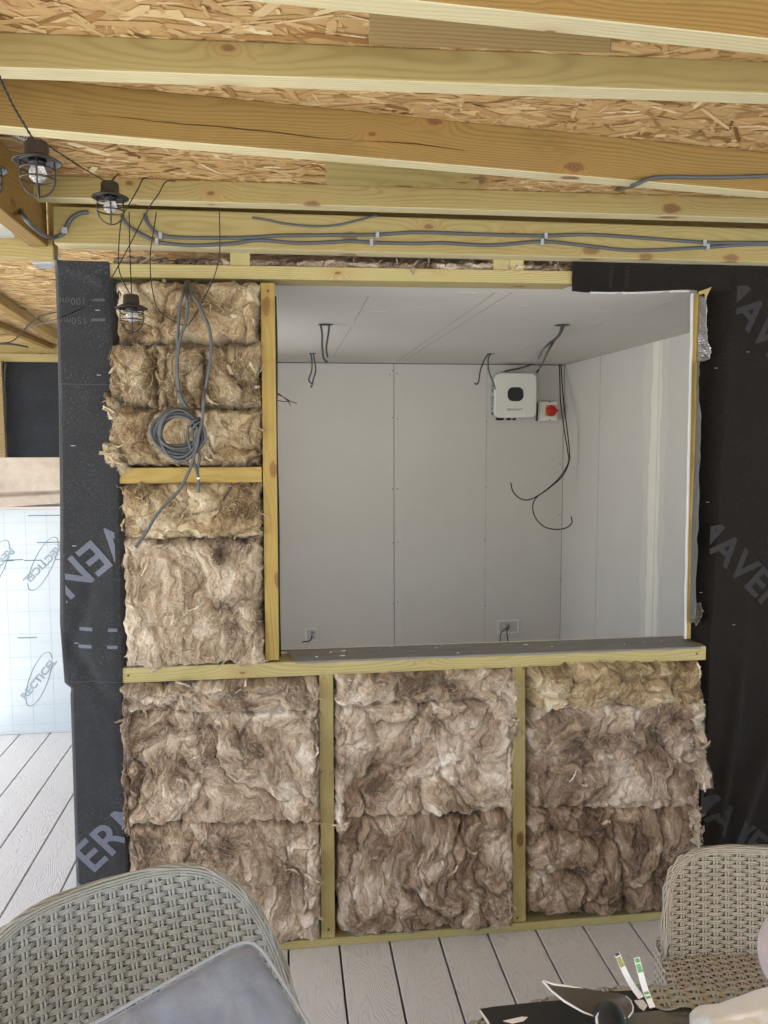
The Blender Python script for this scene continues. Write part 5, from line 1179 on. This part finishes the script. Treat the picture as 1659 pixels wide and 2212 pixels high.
seatbox(lc, c0-fv*.0+Vector((0, 0, 0)), rv, fv, .25, .46, .36, M['wick_green'], lcp, 20, 50)
# cushion leaning on the left chair back
A = atdepth(552, 2000, 1.10); B = atdepth(214, 2190, .955); Dp = atdepth(652, 2190, 1.02)
e1 = (B-A).normalized(); e2 = (Dp-A); e2 = (e2-e1*e2.dot(e1)).normalized(); nrm = e2.cross(e1).normalized()
if nrm.dot(Vector(CAM)-A) < 0: nrm = -nrm
def cushfn(hw, hh, th, cen, e1, e2, nrm, seed=0, nx=50, ny=50):
    V = []; Fq = []; N = (nx+1)*(ny+1)
    for sgn in (1, -1):
        for j in range(ny+1):
            for i in range(nx+1):
                s, t_ = 2*i/nx-1, 2*j/ny-1; k = (1-abs(s)**9)*(1-abs(t_)**9); k = max(0, k)**.4
                rs_ = 1-.02*(abs(s)**8)*(abs(t_)**8)
                bp = .003*float(gn(np.array(s*5.+seed), np.array(t_*5.), seed+2))+.0022*float(gn(np.array(s*11.+seed), np.array(t_*3.), seed+2))
                p = cen+e1*s*hw*rs_+e2*t_*hh*rs_+nrm*sgn*(th/2*k+bp*k); V.append(p[:])
    for s_ in (0, 1):
        for j in range(ny):
            for i in range(nx):
                a = s_*N+j*(nx+1)+i; q = (a, a+1, a+nx+2, a+nx+1); Fq.append(q if s_ else q[::-1])
    return np.array(V), np.array(Fq)
hw, hh = .235, .235; cen = A+e1*hw+e2*hh-nrm*.03
V, Fq = cushfn(hw, hh, .06, cen, e1, e2, nrm, 3)
cu = empty('seat_cushion', cen, 'blue grey piped cushion leaning in the large left wicker chair', 'cushion')
o = npmesh('cover', V, Fq, M['cushion']); o.parent = cu; o.matrix_parent_inverse = Matrix.Translation(-cen)
mb = MB()
for off in (.020, -.020):
    pts = []
    for i in range(80):
        a = 6.283*i/80; s = math.copysign(abs(math.cos(a))**.12, math.cos(a)); t_ = math.copysign(abs(math.sin(a))**.12, math.sin(a)); pts.append(cen+e1*s*hw*.985+e2*t_*hh*.985+nrm*off)
    mb.tube(pts, .0026, 8, closed=True)
o = mb.build('piping', M['piping'], None); o.parent = cu; o.matrix_parent_inverse = Matrix.Translation(-cen)
# right chair
xrc = (1.0449, -.7038, -.292, .5861, .399, .182, .2262, 4.9429, 0.0)
rc = empty('wicker_chair', (xrc[0], xrc[1]-.2, 0), 'low beige wicker chair at the right edge beyond the table', 'chair'); rcp = Matrix.Translation(-Vector(rc.location))
back_panel(xrc, .36, 18, 27, 'r', M['wick_beige'], None, .0024, .0021, .0036, 2)
for o in [o for o in bpy.data.objects if o.name.startswith('backrest') and o.parent is None]: o.parent = rc; o.matrix_parent_inverse = rcp
ph = xrc[2]; rv = Vector((math.cos(ph), math.sin(ph), 0)); fv = Vector((math.sin(ph), -math.cos(ph), 0))
seatbox(rc, Vector((xrc[0], xrc[1], 0))-fv*.03, rv, fv, .235, .51, .362, M['wick_beige'], rcp, 20, 58)
# mauve cushion
mc = P(1722, 2060, Y=-.98); mb = MB(); NN = 28
mb.lathe([(max(.0005, .066*math.cos(a)), .080*math.sin(a)) for a in [R(-90+180*i/NN) for i in range(NN+1)]], mc, n=48)
tag(mb.build('round_cushion', M['mauve']), 'dusty mauve rounded cushion on the low beige chair, cut by the right edge', 'cushion')
# ------------------------------------------------------------------ table
TZ = .72
tcx, tcy, tr = .4524, -1.784, .5664
tb = empty('round_table', (tcx, tcy, 0), 'round wicker rimmed table with dark slatted top at the bottom right', 'table'); tbp = Matrix.Translation(-Vector(tb.location))
def adopt(o, e): o.parent = e; o.matrix_parent_inverse = Matrix.Translation(-Vector(e.location)); return o
t = NT('dark_grey_slats', .45, .4); co = t.co(); n = t.noise(t.map(co, (6, 90, 1)), 1, 4, .6); t.col(t.mix(n, (.10, .10, .102), (.19, .19, .19))); t.bump(n, .3, .001); M['slat'] = t.m
mb = MB(); ns = 11; wsl = 2*(tr-.035)/ns
for k in range(ns):
    ya = -tr+.035+k*wsl+.0015; yb2 = ya+wsl-.003
    rr_ = tr-.05
    def xe(y): return math.sqrt(max(0, rr_**2-y**2))
    pts = []
    for i in range(9): y = ya+(yb2-ya)*i/8; pts.append((xe(y), y))
    for i in range(8, -1, -1): y = ya+(yb2-ya)*i/8; pts.append((-xe(y), y))
    ca, sa = math.cos(-.55), math.sin(-.55)
    mb.prism([(tcx+x*ca-y*sa, tcy+x*sa+y*ca, TZ-.008) for x, y in pts], (0, 0, -.015))
adopt(mb.build('table_top', M['slat'], bevel=.001), tb)
def rimf(u, v):
    a = 6.2832*u
    if v < .45: rr_, z, b = tr-.052+.036*v/.45, TZ, 0.0
    elif v < .75: b = (v-.45)/.3*1.57; rr_, z = tr-.016+.016*math.sin(b), TZ-.016*(1-math.cos(b))
    else: b = 1.57; rr_, z = tr, TZ-.016-(v-.75)*.20
    n = np.array([math.cos(a)*math.sin(b), math.sin(a)*math.sin(b), math.cos(b)]); return np.array([tcx+rr_*math.cos(a), tcy+rr_*math.sin(a), z]), n
o = weave(rimf, 136, 12, .0020, .0019, 'woven_rim', M['wick_green'], None, .0028, 3, seg=4, vpair=.005); adopt(o, tb)
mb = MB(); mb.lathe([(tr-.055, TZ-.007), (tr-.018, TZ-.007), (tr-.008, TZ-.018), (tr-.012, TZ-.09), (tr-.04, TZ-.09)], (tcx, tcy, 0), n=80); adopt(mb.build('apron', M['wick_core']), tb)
mb = MB(); mb.lathe([(.0, .005), (.19, .005), (.17, .05), (.10, .35), (.12, TZ-.03)], (tcx, tcy, 0), n=40); adopt(mb.build('pedestal', M['wick_green']), tb)
# things on the table
DT = lambda x, y: (995+.4*x, 2057+.4*y)
def onT(x, y, dz): return P(*DT(x, y), Z=TZ+dz)
M['blacksteel'] = plain('black_sheet_plastic', (.016, .018, .022), .35, .5, var=.3, vs=25)
M['blade'] = plain('smeared_steel_blade', (.17, .165, .16), .3, .5, .6, var=.3, vs=18)
M['wet_plaster'] = plain('dried_white_plaster', (.78, .80, .82), .8, .2, bump=.6, bs=80)
def slab(name, pts, dz, th, mat, par=None, bevel=0): 
    mb = MB(); mb.prism([onT(x, y, dz) for x, y in pts], (0, 0, th)); return mb.build(name, mat, par, bevel=bevel)
o = slab('spreader_blade', [(100, 313), (180, 300), (400, 277), (560, 264), (720, 262), (760, 300), (760, 420), (150, 420)], .004, .002, M['blacksteel']); tag(o, 'wide black plastic spreader lying at the left on the table', 'spreader')
slab('plaster_smear', [(230, 372), (330, 350), (362, 352), (340, 372), (280, 385)], .0065, .0008, M['wet_plaster'], o); slab('plaster_smear', [(98, 311), (108, 313), (150, 372), (162, 400), (150, 400)], .0063, .0006, M['wet_plaster'], o)
o = slab('spreader_blade', [(790, 218), (950, 212), (975, 235), (1040, 300), (1000, 345), (860, 372)], .012, .002, M['blacksteel']); tag(o, 'black plastic spreader under the round end of the trowel, smeared white', 'spreader')
slab('plaster_smear', [(938, 262), (985, 258), (1008, 290), (990, 318), (965, 300)], .0145, .0008, M['wet_plaster'], o); slab('plaster_smear', [(995, 345), (1035, 335), (1020, 350)], .0145, .0008, M['wet_plaster'], o)
tw = empty('pointing_trowel', onT(700, 280, .02), 'pointed steel trowel with white plastered edges lying on the table', 'trowel')
bl_pts = [(447, 158), (500, 176), (660, 197), (740, 213), (850, 226), (893, 238), (915, 262), (930, 295), (928, 322), (908, 350), (890, 360), (800, 352), (740, 350), (660, 320), (560, 262), (490, 205)]
def tz_(x): return .030+.018*(900-x)/450
mb = MB(); mb.prism([onT(x, y, tz_(x)) for x, y in bl_pts], (0, 0, .0016)); adopt(mb.build('blade', M['blade']), tw)
mb = MB(); mb.tube([onT(x, y, tz_(x)+.001) for x, y in [(740, 352), (660, 322), (560, 264), (490, 207), (446, 157)]], [.0008, .0012, .0015, .0012, .002], 6); adopt(mb.build('plaster_edge', M['wet_plaster']), tw); mb = MB(); mb.tube([onT(x, y, tz_(x)+.001) for x, y in [(446, 157), (500, 175), (600, 188), (660, 196)]], [.002, .0022, .0018, .0008], 6); adopt(mb.build('plaster_edge', M['wet_plaster']), tw); mb = MB(); mb.tube([onT(x, y, tz_(x)+.001) for x, y in [(893, 238), (918, 262), (931, 295), (928, 322), (905, 352)]], .0011, 6)
adopt(mb.build('plaster_edge', M['wet_plaster']), tw)
mb = MB(); mb.tube(spline([onT(800, 345, .030), onT(805, 362, .036), onT(812, 395, .038), onT(818, 450, .038), onT(822, 560, .038)], 6), [.010]*2+[.017]*3+[.021]*20, 16); adopt(mb.build('handle', M['blacksteel']), tw)
mb = MB(); mb.tube([onT(738, 390, .05), onT(735, 350, .05), onT(750, 325, .05), onT(790, 318, .052), onT(850, 330, .05), onT(885, 360, .05)], .0018, 6); adopt(mb.build('plaster_line', M['wet_plaster']), tw)
o = slab('wood_offcut', [(900, 376), (1085, 358), (1130, 395), (1150, 460), (900, 460)], .004, .012, M['slat']); tag(o, 'grey wooden offcut at the bottom edge of the table', 'offcut')
M['green'] = plain('green_print', (.16, .38, .13), .6, .3, var=.5, vs=200)
M['olive'] = plain('olive_print', (.33, .34, .10), .6, .3, var=.5, vs=200)
M['strip_white'] = plain('white_paper', (.80, .80, .79), .7, .2)
def strip(pa, pb, za, zb_, w, prints, label):
    a = onT(*pa, za); d0 = atdepth(*DT(*pb), (Vector(CAM)-a).length/Vector(ray(*DT(*pa))).length*1.02)
    b = d0; d = (b-a); s = d.cross(Vector(fw)).normalized()*w/2
    nn = d.cross(s).normalized()*.0012; N = 12; mb = MB(); vs = []
    for i in range(N+1):
        t_ = i/N; p = a.lerp(b, t_)+Vector((0, 0, -.006*math.sin(t_*3.14))); vs += [p-s-nn, p+s-nn, p+s+nn, p-s+nn]
    fs = [(0, 1, 2, 3), (4*N+3, 4*N+2, 4*N+1, 4*N)]+[(4*i+k, 4*i+4+k, 4*i+4+(k+1) % 4, 4*i+(k+1) % 4) for i in range(N) for k in range(4)]
    mb.add(vs, fs); o = tag(mb.build('paper_strip', M['strip_white']), label, 'paper strip', 'white printed paper strips on the table')
    for (t0, t1, m) in prints:
        mb = MB(); sgn = 1 if nn.dot(Vector(CAM)-a) > 0 else -1
        c = [a.lerp(b, t_)+Vector((0, 0, -.006*math.sin(t_*3.14)))+nn*1.5*sgn for t_ in (t0, t1)]; mb.add([c[0]-s*.9, c[0]+s*.7, c[1]+s*.95, c[1]-s*.6], [(0, 1, 2, 3)]); mb.build('printed_patch', M[m], o, fix=False)
strip((975, 245), (842, 2),   .03, .1, .0078, [(.75, .93, 'olive'), (.95, 1.0, 'brown_metal')], 'left white paper strip with an olive printed tip, leaning over the table rim')
strip((1036, 298), (950, 28),   .03, .1, .0078, [(.24, .30, 'green'), (.34, .40, 'green'), (.76, .9, 'green'), (.92, .99, 'green')], 'right white paper strip with several green printed patches')
# floral cloth
M['flor'] = mat_fabric('white_cotton', (.80, .83, .85), (.86, .88, .90), 700)
ow = [(1259, 320), (1300, 298), (1400, 288), (1500, 250), (1600, 216), (1700, 190)]
def clothfn(u, v):
    x = 1250+520*u; top = np.interp(x, [1250, 1262, 1300, 1400, 1500, 1600, 1770], [345, 318, 300, 288, 252, 215, 170]); y = top+(520-top)*v
    z = .004+.045*math.sin(min(1, v*2.5)*1.57)*min(1, u*4+.2)+.006*float(fbm(np.array(u*4.), np.array(v*3.), 44, 2)); p = onT(x, y, .0); 
    p = P(*DT(x, y), Z=TZ+z); return tuple(p)
cl = sheet('cotton_cloth', clothfn, 60, 40, M['flor'], 'white cotton cloth with a red and orange floral corner, bottom right', 'cloth', thick=.003)
mb = MB(); mb.tube(spline([Vector(clothfn(.0, .35)), Vector(clothfn(0, .1)), Vector(clothfn(.005, 0)), Vector(clothfn(.08, 0)), Vector(clothfn(.2, 0))], 6), .0035, 8); mb.build('hem', M['strip_white'], cl)
M['maroon'] = plain('maroon_print', (.22, .035, .03), .8, .2, var=.3, vs=150); M['orange'] = plain('orange_print', (.75, .42, .18), .8, .2, var=.3, vs=150)
def spot(u, v, ru, rv_, m):
    mb = MB(); vs = []
    for i in range(14):
        a = 6.283*i/14; k = 1+.25*math.sin(3*a+u*50); p = clothfn(max(0, u+ru*k*math.cos(a)), max(0.005, v+rv_*k*math.sin(a))); vs.append((p[0], p[1]-.001, p[2]+.0035))
    mb.add(vs, [tuple(range(14))]); mb.build('printed_flower', M[m], cl, fix=False)
for a in ((.04, .04, .03, .035, 'maroon'), (.10, .02, .04, .02, 'maroon'), (.09, .13, .018, .03, 'orange'), (.14, .10, .016, .025, 'orange'), (.05, .20, .014, .02, 'orange'), (.10, .22, .014, .025, 'orange'), (.03, .28, .015, .02, 'green')): spot(*a)
# burn hole patch on batt
bpy.context.view_layer.update()
